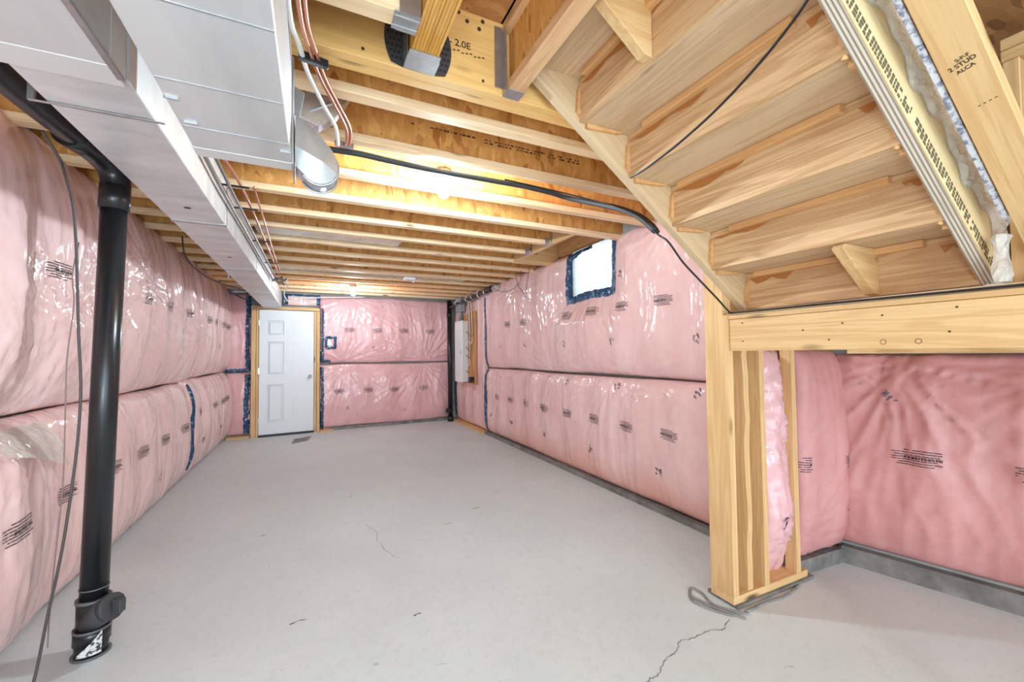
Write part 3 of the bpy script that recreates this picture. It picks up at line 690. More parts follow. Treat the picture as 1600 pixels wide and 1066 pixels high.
# ------------------------------------------------------------------ bare bulbs
bulb_e = emit('lit_bulb', (.77, .915, 1, 1), 900)
bulb_far = emit('lit_bulb_far', (.77, .915, 1, 1), 620)
def lamp(x, y, z, label, bracket=True, em=None):
    t = thing('ceiling_lamp', (x, y, z), label, 'lamp', 'bare bulbs under the joists')
    cyl('junction_box', (x, y, z+.02), (x, y, z+.055), .052, galv, t, n=8)
    lathe('lamp_holder', [(.052, .02), (.058, .012), (.056, .0), (.036, -.022), (.026, -.03)], white_box, (x, y, z), t)
    b = lathe('bulb', [(.014, -.028), (.018, -.04), (.030, -.062), (.034, -.082), (.030, -.102), (.016, -.114), (.002, -.117)], em or bulb_e, (x, y, z), t)
    if bracket:
        for q in (-1, 1): box('bracket', x+q*.022-.008, x+q*.022+.008, y+.03, y+.034, z+.0, z+.13, galv, t)
        box('bracket', x-.14, x+.14, y+.028, y+.040, z+.05, z+.07, galv, t)
    return t
lamp(.70, 2.40, 2.345, 'lit bare bulb in the middle of the ceiling, nearer one with steel bracket')
lamp(.53, 6.64, 2.30, 'lit bare bulb near the far wall, smaller of the two', False, bulb_far)
for k in range(3):
    pass
tube('lamp_cable', [(-.3, 2.33, 2.44), (.1, 2.33, 2.40), (.45, 2.35, 2.405), (.56, 2.33, 2.42), (.55, 2.30, 2.47), (.62, 2.30, 2.50), (.67, 2.36, 2.43), (.68, 2.39, 2.40)], .0035, white_pvc)
tag(bpy.data.objects['lamp_cable'], 'thin white cable looping to the nearer bare bulb', 'cable')
jb = thing('junction_box', (1.17, 5.67, ZJ), 'small white ceiling box with a bent lid under the far joists', 'electrical box')
box('box_body', 1.10, 1.24, 5.61, 5.73, ZJ-.03, ZJ+.01, white_box, jb, .004); box('lid', 1.22, 1.32, 5.62, 5.72, ZJ-.036, ZJ-.030, white_box, jb, 0, (0, -.25, 0))

# ------------------------------------------------------------------ ducts
da = thing('supply_duct', (-.6, 3.5, 2.07), 'long flat galvanized duct running along the left wall to the door', 'duct')
def duct_sections(parent, secs, x0, x1, z0, z1, mat):
    for a, b in secs: box('duct_section', x0, x1, a+.002, b-.002, z0, z1, mat, parent, .003)
duct_sections(da, [(1.50, 2.95), (2.95, 4.4), (4.4, 5.9), (5.9, 7.78)], -.735, -.475, 2.07, ZJ-.004, duct_m)
for y in (2.95, 4.4, 5.9): box('drive_cleat', -.737, -.473, y-.018, y+.018, 2.0665, ZJ-.003, galv, da, .001)
for (x, y) in ((-.60, 2.67), (-.60, 3.88)):
    cyl('plug_hole', (x, y, 2.0695), (x, y, 2.0685), .016, black_ru, da, n=16)
db = thing('return_duct', (-.21, .8, 1.95), 'large white-grey galvanized trunk duct ending above the left of the room', 'duct')
duct_sections(db, [(-1.0, .36), (.36, 1.60)], -.345, -.072, 1.95, ZJ-.005, duct_b)
box('end_tape', -.348, -.069, 1.585, 1.652, 1.948, ZJ-.006, tape_white, db, .003)
for y in (.95, 1.22, 1.45): box('seam_crease', -.34, -.075, y-.0015, y+.0015, 1.9485, 1.9505, galv, db)
for (x, y) in ((-.345, 1.30), (-.10, 1.50), (-.33, 1.42)): box('duct_screw_tab', x, x+.03, y, y+.004, 1.944, 1.950, galv, db)
dc = thing('wide_duct', (-.7, .8, 2.05), 'wide duct section with taped joint at the upper left corner', 'duct')
duct_sections(dc, [(-1.0, .3), (.3, 1.44)], -.80, -.482, 2.05, ZJ-.004, duct_b)
box('end_tape', -.79, -.480, 1.40, 1.50, 2.048, ZJ-.005, tape_white, dc, .003); box('corner_flange', -.486, -.470, -.9, 1.46, 2.046, 2.052, galv, dc)
cyl('plug_hole', (-.70, 1.16, 2.0495), (-.70, 1.16, 2.0485), .03, black_ru, dc, n=16)
for (nm, a, b) in (('duct_strap', 1.72, 2.07), ('duct_strap', 4.9, 2.07)):
    o = thing('duct_strap', (-.6, a, b), f'thin metal strap under the flat duct, {"nearer" if a < 2 else "farther"}', 'strap')
    box('band', -.76, -.45, a-.006, a+.006, b-.006, b-.003, galv, o, .001); box('hook', -.775, -.76, a-.006, a+.006, b-.006, ZJ, galv, o)
# boot / elbow takeoff on the right side of the trunk duct
bt = thing('duct_takeoff', (0, 1.60, 2.0), 'shiny sheet-metal takeoff elbow on the side of the trunk duct', 'duct')
# elbow: flat cheeks with a rounded end, creased across the front, closed by a rim band
EP = [(-.062, 2.140), (-.036, 2.127), (.018, 2.080), (.055, 2.038), (.072, 2.010), (.077, 1.985), (.074, 1.957), (.060, 1.934), (.040, 1.920), (.018, 1.914), (-.004, 1.917), (-.024, 1.928), (-.040, 1.946), (-.062, 1.962)]
bm = bmesh.new(); n = len(EP); O = Vector((0, 1.66, 2.0))
front = [bm.verts.new(Vector((x, 1.622+.020*max(0, (2.03-z))/.1, z))-O) for x, z in EP]; back = [bm.verts.new(Vector((x, 1.735, z))-O) for x, z in EP]
m0 = bm.verts.new(Vector((-.062, 1.606, 2.022))-O); m1 = bm.verts.new(Vector((.026, 1.604, 1.980))-O)
for i in range(n-1):
    f = bm.faces.new((front[i], front[i+1], back[i+1], back[i])); f.smooth = 3 < i < 12
for q in ((0, 1, 2, 3, 4, 5, 6),): pass
for i in range(0, 6): bm.faces.new((front[i+1], front[i], m1 if i > 0 else m1))
bm.faces.new((front[0], m0, m1))
for i in range(6, n-1): bm.faces.new((front[i+1], front[i], m1))
bm.faces.new((front[n-1], m1, m0)); bm.faces.new(back[::-1]); bmesh.ops.recalc_face_normals(bm, faces=bm.faces[:])
from_bm('elbow', bm, shiny, O, bt)
rim = [(x*1.03+.0, z-.004) for x, z in EP[3:]]
tube('rim_bead', [(x, 1.648, z) for x, z in rim[:-1]], .004, galv, bt, 3, 6); tube('rim_bead', [(x, 1.728, z) for x, z in rim[:-1]], .004, galv, bt, 3, 6)
box('mounting_flange', -.071, -.066, 1.57, 1.75, 1.94, 2.31, galv, bt)
prism('bay_channel', [(-.059, 2.282), (-.028, 2.435), (.003, 2.449), (.142, 2.424), (.080, 2.31), (.014, 2.256)], 'Y', 1.90, 1.96, shiny, bt, .002)
prism('channel_lip', [(-.033, 2.40), (-.028, 2.44), (.0, 2.455), (.06, 2.437), (.002, 2.434)], 'Y', 1.80, 1.90, galv, bt, .001)
prism('channel_gusset', [(-.066, 2.26), (-.034, 2.245), (-.050, 2.150), (-.066, 2.158)], 'Y', 1.655, 1.665, galv, bt, .001)
box('channel_seam', -.03, .10, 1.892, 1.90, 2.345, 2.35, galv, bt, 0, (0, -.55, 0))

# ------------------------------------------------------------------ drain pipes
bp_ = thing('drain_pipe', (-.865, 2.45, 0), 'tall black plastic drain pipe standing on the floor at the left', 'pipe')
PB = Vector((-.872, 2.47, 0)); PT = Vector((-.842, 2.53, 2.10)); pv = (PT-PB)
def pp(t): return PB+pv*t
R0 = .048
cyl('pipe_section', pp(.105), pp(.985), R0, black_pl, bp_, n=32)
cyl('hub', pp(.94), pp(.995), .056, black_pl, bp_, n=32)
cyl('foot', pp(.0), pp(.035), .056, black_pl, bp_, n=32)
cyl('hub', pp(.026), pp(.056), .062, black_pl, bp_, n=32)
cyl('cleanout_body', pp(.05), pp(.115), .055, black_pl, bp_, n=32)
grm = simple('grey_ring', (96, 97, 98), .4)
cyl('ring', pp(.133), pp(.1355), .0505, grm, bp_, n=32); cyl('ring', pp(.108), pp(.114), .060, grm, bp_, n=32); cyl('ring', pp(.051), pp(.056), .064, grm, bp_, n=32); cyl('ring', pp(.0), pp(.004), .066, grm, bp_, n=32)
capm = simple('black_cap', (62, 63, 64), .5)
b0 = pp(.068)+Vector((.0, -.01, -.0)); b1 = Vector((-.795, 2.40, .215))
cyl('cleanout_branch', b0, b1, .050, capm, bp_, .046, n=28)
cyl('cleanout_cap', b1, b1+Vector((.022, -.012, .006)), .054, capm, bp_, n=14)
box('cap_lug', -.772, -.736, 2.368, 2.398, .194, .250, capm, bp_, .003, (0, 0, -.45))
# torn sticker on the pipe foot, triangular, following the curve
vs = []; fs = []; lab = N('torn_sticker'); ln = lab.noise(lab.vec((60, 60, 60)), 1, 3)
labm = lab.set(Base_Color=lab.ramp(ln, [(.42, srgb((60, 60, 62))), (.5, srgb((214, 214, 212)))]), Roughness=.6)
nn_ = 14
for i in range(nn_+1):
    th = -2.05+1.35*i/nn_; t = i/nn_
    for j in range(5):
        zz = .020+.0*t+(j/4)*(.008+.085*t**1.1); rr = .0655 if zz > .05 else .0625
        vs.append((rr*math.cos(th), rr*math.sin(th), zz))
for i in range(nn_):
    for j in range(4): fs.append((i*5+j, (i+1)*5+j, (i+1)*5+j+1, i*5+j+1))
mesh('torn_label', vs, fs, labm, PB, bp_)
el = [pp(.96), pp(1.0)+Vector((0, 0, .02)), pp(1.0)+Vector((-.012, -.03, .075)), pp(1.0)+Vector((-.03, -.10, .10)), pp(1.0)+Vector((-.05, -.25, .105))]
tube('elbow', el, .055, black_pl, bp_, 6, 28)
tube('horizontal_run', [pp(1.0)+Vector((-.045, -.2, .105)), (-.905, 1.9, 2.2), (-.91, 1.2, 2.195), (-.92, .2, 2.19)], .049, black_pl, bp_, 4, 24)
cyl('hub', pp(1.0)+Vector((-.045, -.19, .105)), pp(1.0)+Vector((-.06, -.27, .105)), .057, black_pl, bp_, n=28)
# far stack and its sloping branch
fp_ = thing('drain_stack', (2.40, 7.80, 0), 'black vertical drain stack in the far right corner with sloping branch', 'pipe')
cyl('stack', (2.385, 7.78, 0), (2.372, 7.78, 2.33), .044, black_pl, fp_, n=24)
cyl('hub', (2.385, 7.78, 0), (2.385, 7.78, .10), .056, black_pl, fp_, n=24); cyl('hub', (2.374, 7.78, 2.0), (2.373, 7.78, 2.1), .052, black_pl, fp_, n=24)
cyl('cleanout_plug', (2.385, 7.75, .22), (2.30, 7.68, .22), .048, black_pl, fp_, n=20)
tube('branch', [(2.38, 7.76, 2.19), (2.40, 7.3, 2.215), (2.43, 6.6, 2.25), (2.44, 5.86, 2.285)], .034, black_pl, fp_, 3, 18)
cyl('hub', (2.441, 5.90, 2.284), (2.443, 5.80, 2.289), .045, black_pl, fp_, n=20)
cb = thing('pipe_bag', (2.46, 5.75, 2.28), 'crumpled clear plastic wrap on the end of the far black pipe', 'plastic wrap')
lathe('wrap', [(.02, 0), (.05, .02), (.045, .06), (.06, .1), (.03, .14)], film, (2.46, 5.80, 2.28), cb, 14, (math.pi/2, 0, .2))

# ------------------------------------------------------------------ lines along the duct
def line(name, pts, rad, mat, label, cat, sm=6):
    o = tube(name, pts, rad, mat, None, sm); tag(o, label, cat); return o
line('steel_line', [(-.455, 1.75, 2.24), (-.452, 2.4, 2.20), (-.450, 2.8, 2.19), (-.452, 3.6, 2.20), (-.450, 4.5, 2.2), (-.445, 5.7, 2.2)], .011, steel, 'dark steel pipe running along the flat duct, closest to it', 'pipe')
line('steel_line', [(-.43, 1.9, 2.27), (-.425, 2.6, 2.235), (-.425, 3.6, 2.235), (-.42, 5.7, 2.235)], .009, steel, 'second grey pipe beside the flat duct under the copper line', 'pipe')
line('copper_line', [(-.46, 2.0, 2.30), (-.43, 2.25, 2.27), (-.39, 2.55, 2.26), (-.375, 3.0, 2.265), (-.375, 4.2, 2.26), (-.375, 5.5, 2.25)], .0085, copper, 'copper pipe hung from the joists right of the flat duct', 'pipe')
line('copper_line', [(-.33, 2.9, 2.31), (-.335, 3.5, 2.29), (-.35, 4.6, 2.27), (-.355, 5.5, 2.265)], .0065, copper, 'thinner reddish pipe outermost beside the flat duct', 'pipe')
for k, y in enumerate((2.75, 3.15, 4.0, 4.9)):
    o = box('pipe_clip', -.47, -.335, y-.006, y+.006, 2.243, 2.252, black_ru, None, .001)
    tag(o, f'{ORD[k]} black clip across the copper lines, counted from the viewer', 'clip', 'black clips on the copper lines')
o = thing('pipe_manifold', (-.42, 5.7, 2.2), 'tangle of grey fittings where the duct-side pipes end', 'fitting')
for k in range(5):
    a = Vector((-.45+.025*k, 5.66+.02*k, 2.19+.012*(k % 3))); cyl('fitting', a, a+Vector((.05, .03, .03*(-1)**k)), .014, steel, o, n=12)
line('white_cable', [(-.34, 5.75, 2.24), (-.30, 5.9, 2.18), (-.38, 6.6, 2.16), (-.36, 7.3, 2.14), (-.28, 7.5, 2.20), (.1, 7.55, 2.25), (.8, 7.6, 2.3)], .006, white_pvc, 'white cable drooping from the pipe fittings towards the far wall', 'cable')
line('white_line', [(-.066, .7, 2.24), (-.068, 1.28, 2.265), (-.047, 1.43, 2.27), (-.022, 1.58, 2.275), (.03, 1.76, 2.275), (.078, 1.90, 2.275), (.097, 2.06, 2.28), (.098, 2.10, 2.29)], .0085, white_pvc, 'pale pipe curving past the trunk duct, left of the copper pair', 'pipe')
line('copper_line', [(-.045, .8, 2.25), (-.042, 1.27, 2.27), (-.015, 1.46, 2.275), (.018, 1.6, 2.278), (.066, 1.74, 2.28), (.122, 1.915, 2.28), (.134, 2.06, 2.285), (.128, 2.10, 2.295)], .0075, copper, 'copper line curving past the trunk duct, left of the two', 'pipe')
line('copper_line', [(-.028, .8, 2.25), (-.026, 1.27, 2.272), (.0, 1.45, 2.278), (.034, 1.6, 2.28), (.08, 1.735, 2.282), (.137, 1.905, 2.283), (.148, 2.06, 2.288), (.14, 2.10, 2.295)], .0065, copper, 'thin copper line curving past the trunk duct, right of the two', 'pipe')
o = box('pipe_clip', -.05, .04, 1.495, 1.515, 2.262, 2.29, black_ru, None, .002, (0, 0, .2)); tag(o, 'black clamp holding the pale and copper lines at the beam', 'clip')
o = box('pipe_clip', .085, .17, 2.10, 2.12, 2.285, 2.31, galv, None, .002, (0, 0, .1)); tag(o, 'bright metal clamp where the curved lines meet the black line', 'clip')
line('black_line', [(.06, 2.20, 2.305), (.2, 2.19, 2.305), (.33, 2.196, 2.302), (.60, 2.21, 2.30), (.9, 2.205, 2.30), (1.236, 2.20, 2.298), (1.48, 2.22, 2.285), (1.62, 1.97, 2.165), (1.60, 1.74, 2.04), (1.52, 1.53, 1.89)], .0155, black_ins, 'thick black foam sleeved line crossing under the joists', 'pipe')
line('black_cable', [(1.0, 2.17, 2.305), (1.4, 2.17, 2.29), (1.60, 1.95, 2.165), (1.56, 1.68, 2.01), (1.505, 1.50, 1.865), (1.470, 1.40, 1.798), (1.56, 1.40, 1.712), (1.66, 1.40, 1.64), (1.79, 1.405, 1.555), (1.885, 1.41, 1.492), (1.905, 1.39, 1.485), (1.905, 1.0, 1.483), (1.905, .5, 1.480), (1.905, .2, 1.480)], .0045, black_ru, 'black cable running down the stair stringer and along the beam top', 'cable')
line('black_cable', [(1.1, 2.23, 2.31), (1.5, 2.25, 2.30), (1.65, 2.0, 2.19), (1.64, 1.78, 2.07), (1.57, 1.6, 1.95), (1.52, 1.51, 1.88)], .009, black_ru, 'thick black cable bundle bending down behind the stair stringer', 'cable')
line('black_cable', [(.95, .40, 2.25), (1.10, .55, 2.20), (1.17, .70, 2.16), (1.20, .90, 2.10), (1.22, 1.10, 2.065), (1.235, 1.28, 2.05), (1.255, 1.40, 2.06)], .0042, black_ru, 'thin black cable strung diagonally beneath the stair treads', 'cable')
line('dark_cable', [(-.93, 2.15, 2.15), (-.90, 2.2, 2.07), (-.884, 2.2, 2.016), (-.858, 2.2, 1.893), (-.846, 2.2, 1.742), (-.839, 2.2, 1.565), (-.833, 2.2, 1.389), (-.823, 2.2, 1.18), (-.828, 2.2, .98), (-.842, 2.2, .795), (-.863, 2.19, .555), (-.894, 2.18, .324), (-.921, 2.15, .083), (-.94, 2.05, .006), (-.95, 1.7, .006)], .0048, simple('grey_brown_cable', (70, 62, 62), .5), 'dark cable hanging left of the black pipe down to the floor', 'cable')
line('thin_wire', [(-.845, 2.22, 1.75), (-.862, 2.22, 1.62), (-.856, 2.22, 1.5), (-.872, 2.22, 1.29), (-.874, 2.22, 1.09), (-.876, 2.22, .8), (-.894, 2.22, .51), (-.905, 2.22, .30), (-.90, 2.20, .2)], .0025, simple('tan_wire', (128, 104, 100), .5), 'thin tan wire hanging loosely beside the dark cable', 'wire')
line('loop_wire', [(2.3, 4.70, 2.32), (2.32, 4.66, 2.15), (2.33, 4.5, 2.0), (2.30, 4.45, 1.94), (2.28, 4.38, 2.0), (2.28, 4.32, 2.2), (2.3, 4.30, 2.33)], .004, simple('purple_grey_wire', (92, 72, 82), .5), 'loop of dark wire hanging beyond the window', 'wire')
line('loop_wire', [(2.40, 5.75, 2.30), (2.38, 5.3, 2.16), (2.35, 4.9, 2.13), (2.33, 4.62, 2.2), (2.31, 4.56, 2.32)], .0035, bpy.data.materials['purple_grey_wire'], 'slack dark wire sagging from the far pipe end to the joists', 'wire')
line('tan_cable', [(-.83, 2.7, 2.29), (-.80, 3.3, 2.27), (-.81, 4.0, 2.25), (-.80, 4.9, 2.22), (-.85, 5.6, 2.24)], .004, simple('tan_cable', (206, 180, 150), .5), 'tan cable running along the left edge of the flat duct', 'cable')
line('loop_wire', [(-1.0, 4.3, 2.30), (-1.03, 4.6, 2.16), (-.98, 5.2, 2.10), (-.88, 5.9, 2.12), (-.83, 6.1, 2.14)], .006, black_ru, 'dark wire drooping under the joists left of the flat duct', 'wire')
o = thing('wire_bracket', (-.83, 6.2, 2.12), 'dark bent bracket with wires left of the flat duct near the door', 'bracket')
box('arm', -.92, -.76, 6.19, 6.21, 2.10, 2.115, galv, o, .001); box('rod', -.90, -.892, 6.30, 6.308, 2.10, ZJ, galv, o); box('arm', -.90, -.892, 6.19, 6.308, 2.10, 2.108, galv, o); box('arm', -.775, -.76, 6.18, 6.22, 2.02, 2.11, black_ru, o, .001); box('arm', -.90, -.78, 6.18, 6.22, 2.03, 2.045, black_ru, o, .001, (0, .5, 0))

# ------------------------------------------------------------------ door
dr = struct(fbox('door_1', -.795, -.005, .045, .083, .035, 2.035, white_paint, None, .002))
UD0 = -.795
def dpart(name, u0, u1, v0, v1, z0, z1, mat, parent=dr, bev=0): return fbox(name, u0, u1, v0, v1, z0, z1, mat, parent, bev)
panels = []
cols = ((.115, .345), (.445, .675)); rows = ((1.62, 1.86, 0), (.985, 1.52, 1), (.23, .83, 2))
us = [0, cols[0][0], cols[0][1], cols[1][0], cols[1][1], .79]; zs = [.035, rows[2][0], rows[2][1], rows[1][0], rows[1][1], rows[0][0], rows[0][1], 2.035]
bm = bmesh.new()
for i in range(5):
    for j in range(7):
        if i in (1, 3) and j in (1, 3, 5): continue
        u0, u1, z0, z1 = UD0+us[i], UD0+us[i+1], zs[j], zs[j+1]
        bm_box(bm, ((u0+u1)/2+.4, 0, (z0+z1)/2-1), (u1-u0, .014, z1-z0))
cc = FW(-.4, .089, 1.0)
from_bm('stile_and_rail', bm, white_paint, cc, dr, (0, 0, TH))
for c0, c1 in cols:
    for z0, z1, k in rows:
        fbox('door_panel', UD0+c0+.028, UD0+c1-.028, .078, .0890, z0+.028, z1-.028, white_paint, dr, .009)
kb = FW(UD0+.73, .10, .945)
kn = cyl('door_knob', FW(UD0+.73, .085, .945), FW(UD0+.73, .13, .945), .010, chrome, dr)
lathe('knob_ball', [(.010, 0), (.024, .006), (.029, .02), (.024, .034), (.008, .04)], chrome, FW(UD0+.73, .115, .945), kn, 24, (math.pi/2, 0, TH))
cyl('rose', FW(UD0+.73, .088, .945), FW(UD0+.73, .096, .945), .031, chrome, dr)
for z in (.27, 1.05, 1.82): fbox('hinge', UD0-.012, UD0+.004, .07, .096, z-.045, z+.045, chrome, dr)
fbox('threshold', UD0-.0, .0, .03, .11, 0, .033, black_ru, dr, .002)
dj = struct(fbox('trim_door_head', -.905, .085, -.06, .10, 2.045, 2.095, pine_x, None, .002))
fbox('door_jamb', -.905, -.842, -.06, .10, 0, 2.045, pine_z, dj, .002); fbox('door_jamb', -.838, -.802, -.06, .085, 0, 2.045, pine_z, dj, .002)
fbox('door_jamb', .0, .035, -.06, .085, 0, 2.045, pine_z, dj, .002); fbox('door_jamb', .039, .085, -.06, .10, 0, 2.045, pine_z, dj, .002)
struct(fbox('trim_floor_plate', -1.22, -.91, .0, .13, 0, .035, pine_x, None, .002)); struct(fbox('baseboard_door_side', .09, .30, -.02, .14, 0, .03, pine_x, None, .002))
o = fbox('light_switch', .205, .275, .075, .09, 1.46, 1.58, white_box, None, .003); tag(o, 'white switch plate framed by blue tape right of the door', 'switch')
fbox('rocker', .225, .255, .088, .094, 1.49, 1.55, simple('rocker', (250, 250, 250), .3), o, .002)
gr = thing('floor_patch', (-.17, 7.2, 0), 'grey floor drain cover on the slab in front of the door', 'floor drain')
mesh('plate', [(-.12, -.26, .0), (.10, -.10, .0), (.14, .26, .0), (-.10, .10, .0), (-.12, -.26, .006), (.10, -.10, .006), (.14, .26, .006), (-.10, .10, .006)],
     [(3, 2, 1, 0), (4, 5, 6, 7), (0, 1, 5, 4), (1, 2, 6, 5), (2, 3, 7, 6), (3, 0, 4, 7)], simple('dark_patch', (138, 136, 134), .7), (-.17, 7.17, .001), gr)
for k in range(5): box('slot', -.24+.03*k, -.225+.03*k, 7.10, 7.24, .007, .009, black_ru, gr)

# ------------------------------------------------------------------ breaker panel
bk = thing('backing_board', (2.50, 7.0, .78), 'brown plywood backing board fixed behind the white breaker panel', 'board')
box('board', 2.485, 2.50, 6.62, 7.50, .77, 2.02, ply, bk, .001)
for (y, z) in ((6.66, .9), (6.66, 1.8), (7.3, .8)): cyl('screw', (2.486, y, z), (2.482, y, z), .006, nail_m, bk, n=8)
ep = thing('breaker_panel', (2.43, 7.25, .80), 'tall white breaker panel on the right wall near the far corner', 'electrical panel')
box('enclosure', 2.385, 2.484, 7.02, 7.44, .80, 1.88, white_box, ep, .003); box('cover', 2.375, 2.386, 7.01, 7.45, .79, 1.89, white_box, ep, .003)
box('cover_door', 2.369, 2.376, 7.08, 7.38, .90, 1.74, white_paint, ep, .003); box('latch', 2.364, 2.370, 7.09, 7.11, 1.3, 1.36, grey_box, ep)
em = thing('service_conduit', (2.44, 7.3, 1.9), 'grey conduit rising from the top of the breaker panel', 'conduit')
cyl('riser', (2.43, 7.28, 1.90), (2.43, 7.28, 2.20), .036, grey_box, em); box('conduit_body', 2.38, 2.48, 7.16, 7.40, 2.06, 2.33, grey_box, em, .006)
o = box('outlet_box', 2.40, 2.484, 6.72, 6.80, .80, .90, black_pl, None, .003); tag(o, 'small black outlet box at the foot of the backing board', 'outlet')
brown = simple('brown_cable', (146, 100, 62), .5)
for k in range(6):
    y = 6.70+.04*k
    o = tube('panel_cable', [(2.44, 7.0, 1.70-.14*k), (2.45, 6.95, 1.66-.14*k), (2.455, y+.02, 1.60-.12*k), (2.46, y, 1.8-.08*k), (2.45, y+.03, 2.15), (2.44, y+.1, 2.33)], .007, white_pvc if k % 3 == 1 else brown)
    tag(o, f'{ORD[k]} cable fanning from the breaker panel, counted from its far side', 'cable', 'cables of the breaker panel')
o = tube('copper_loop', [(2.47, 6.86, 1.2), (2.46, 6.78, 1.0), (2.45, 6.70, .75), (2.45, 6.64, .68), (2.46, 6.60, .8), (2.47, 6.60, 1.6), (2.46, 6.66, 2.1)], .006, copper); tag(o, 'bent copper ground wire hanging below the backing board', 'wire')
for k in range(6):
    y = 5.98+.27*k
    o = tube('pipe_hanger', [(2.40, y, 2.33), (2.37, y, 2.28), (2.385-.01*k, y, 2.22), (2.45, y, 2.20), (2.47, y, 2.30)], .006, white_box if k % 2 else galv)
    tag(o, f'{ORD[k]} small hanger of the sloping black pipe, counted from its open near end', 'hanger', 'hangers of the sloping black pipe')

# ------------------------------------------------------------------ under-stair opening: post, beam, wall A studs
o = prism('corner_post', [(1.436, .056), (1.571, .056), (1.571, 1.80), (1.462, 1.80), (1.462, 1.478), (1.436, 1.478)], 'X', 1.903, 1.942, pine_z, None, .0015)
tag(o, 'tall pine corner post carrying the foot of the stairs', 'post')
o = box('bottom_plate', 1.903, 2.52, 1.436, 1.571, .018, .056, pine_x, None, .002); tag(o, 'pine bottom plate under the corner post and studs', 'plate')
def stud(x0, x1, y0, y1, z1, label, wavy=False):
    bm = bmesh.new(); n = 14
    for i in range(n+1):
        z = .056+(z1-.056)*i/n; w_ = .006*math.sin(i*1.3)+.004*math.sin(i*2.9+1) if wavy else 0
        for (x, y) in ((x0, y0+w_), (x1, y0+w_*.6), (x1, y1), (x0, y1)): bm.verts.new((x-(x0+x1)/2, y-(y0+y1)/2, z-.056))
    bm.verts.ensure_lookup_table()
    for i in range(n):
        for k in range(4):
            a = i*4+k; b = i*4+(k+1) % 4; bm.faces.new([bm.verts[q] for q in (a, b, b+4, a+4)])
    bm.faces.new([bm.verts[q] for q in (3, 2, 1, 0)]); bm.faces.new([bm.verts[n*4+q] for q in range(4)])
    o = from_bm('wall_stud', bm, pine_z, ((x0+x1)/2, (y0+y1)/2, .056), None)
    tag(o, label, 'stud', 'studs of the short wall under the stairs'); return o
stud(2.030, 2.068, 1.446, 1.571, 1.60, 'wavy-edged pine stud next to the corner post', True)
stud(2.150, 2.188, 1.438, 1.571, 1.60, 'straight knotty pine stud between the wavy stud and the puffy pink batt')
stud(2.425, 2.463, 1.438, 1.50, 1.60, 'slim pine stud standing between two pink batts in the recess')
o = thing('stair_beam', (1.93, .6, 1.29), 'horizontal pine beam under the stair landing, right of the corner post', 'beam')
box('beam_face', 1.915, 1.953, -.9, 1.435, 1.293, 1.452, pine_y, o, .0015); box('beam_back', 1.955, 1.993, -.9, 1.435, 1.293, 1.452, pine_y, o, .0015)
for (y, z) in ((1.36, 1.43), (1.36, 1.34), (1.08, 1.38), (.98, 1.335), (.93, 1.40), (.80, 1.42), (.62, 1.35), (.60, 1.43)): cyl('nail_head', (1.916, y, z), (1.913, y, z), .0035, nail_m, o, n=8)
for (y, z) in ((.80, 1.32), (.70, 1.32)):
    tube('pencil_circle', [(1.9143, y+.009*math.cos(a), z+.009*math.sin(a)) for a in np.linspace(0, 6.28, 9)], .0008, inkw, o, 2, 4)
o = box('beam_top_plate', 1.909, 2.05, -.9, 1.436, 1.453, 1.4735, pine_y, None, .001); tag(o, 'thin pine plate lying on top of the stair beam', 'plate')
o = box('landing_board', 1.907, 3.4, -.9, 1.436, 1.475, 1.490, stair_y, None, .001); tag(o, 'thin landing subfloor board edge above the stair beam', 'board')
o = box('landing_ledger', 2.93, 2.97, -.2, 1.42, 1.27, 1.40, pine_y, None, .001, (0, 0, .0)); tag(o, 'pale wooden ledger at the top of the recess wall', 'board'); o.rotation_euler[2] = math.atan2(bd.x, -bd.y); o.location.x += .17
# stud at the right end of the opening, edge of the frame
o = box('wall_stud', 1.915, 1.953, .30, .418, 0, 1.293, pine_z, None, .002); tag(o, 'pine stud at the right edge of the opening under the beam', 'stud', 'studs of the short wall under the stairs')

# ------------------------------------------------------------------ staircase seen from below
st = thing('staircase', (1.5, 1.0, 1.49), 'pine staircase seen from below, rising from the landing to the upper left', 'staircase')
RUN, RISE = .2585, .187; SL = math.atan2(RISE, RUN)
def SX(k): return 1.0+RUN*k
def SZ(k): return 2.255-RISE*k
YS0, YS1 = .576, 1.420
# stringers as sloped boards (local x along the slope)
def stringer(y0, y1, mat, name='stringer', depth=.285, xa=.762, xb=2.034, end=None):
    # bottom line z = 1.50+.7234*(2.034-x)-.002
    f = lambda x: 1.500+RISE/RUN*(2.034-x)
    L = (xb-xa)/math.cos(SL); c = Vector(((xa+xb)/2, (y0+y1)/2, f((xa+xb)/2)))
    ux = Vector((math.cos(SL), 0, -math.sin(SL))); uz = Vector((math.sin(SL), 0, math.cos(SL)))
    t = math.tan(SL)
    prof = [(-L/2+depth*0, 0), (L/2, 0), (L/2+0, .0), (L/2+depth/t*0+depth*math.tan(math.pi/2-SL)*0, depth*.9), (L/2-.02, depth), (-L/2, depth)]
    # local frame: rotate about Y by SL
    return prism(name, [(-L/2, 0), (L/2+.006, 0), (L/2+.10, .138), (L/2-.02, depth), (-L/2, depth)], 'Y', -(y1-y0)/2, (y1-y0)/2, mat, st, .0015, (0, SL, 0), (0, 0, 0)), c
def place(o, c): o.location = c-wloc(st); WL[o.name] = c
o, c = stringer(1.420, 1.460, stair_x); place(o, c); far_s = o
o, c = stringer(.541, .576, ply_edge); place(o, c); near_s = o
bpy.context.view_layer.update()
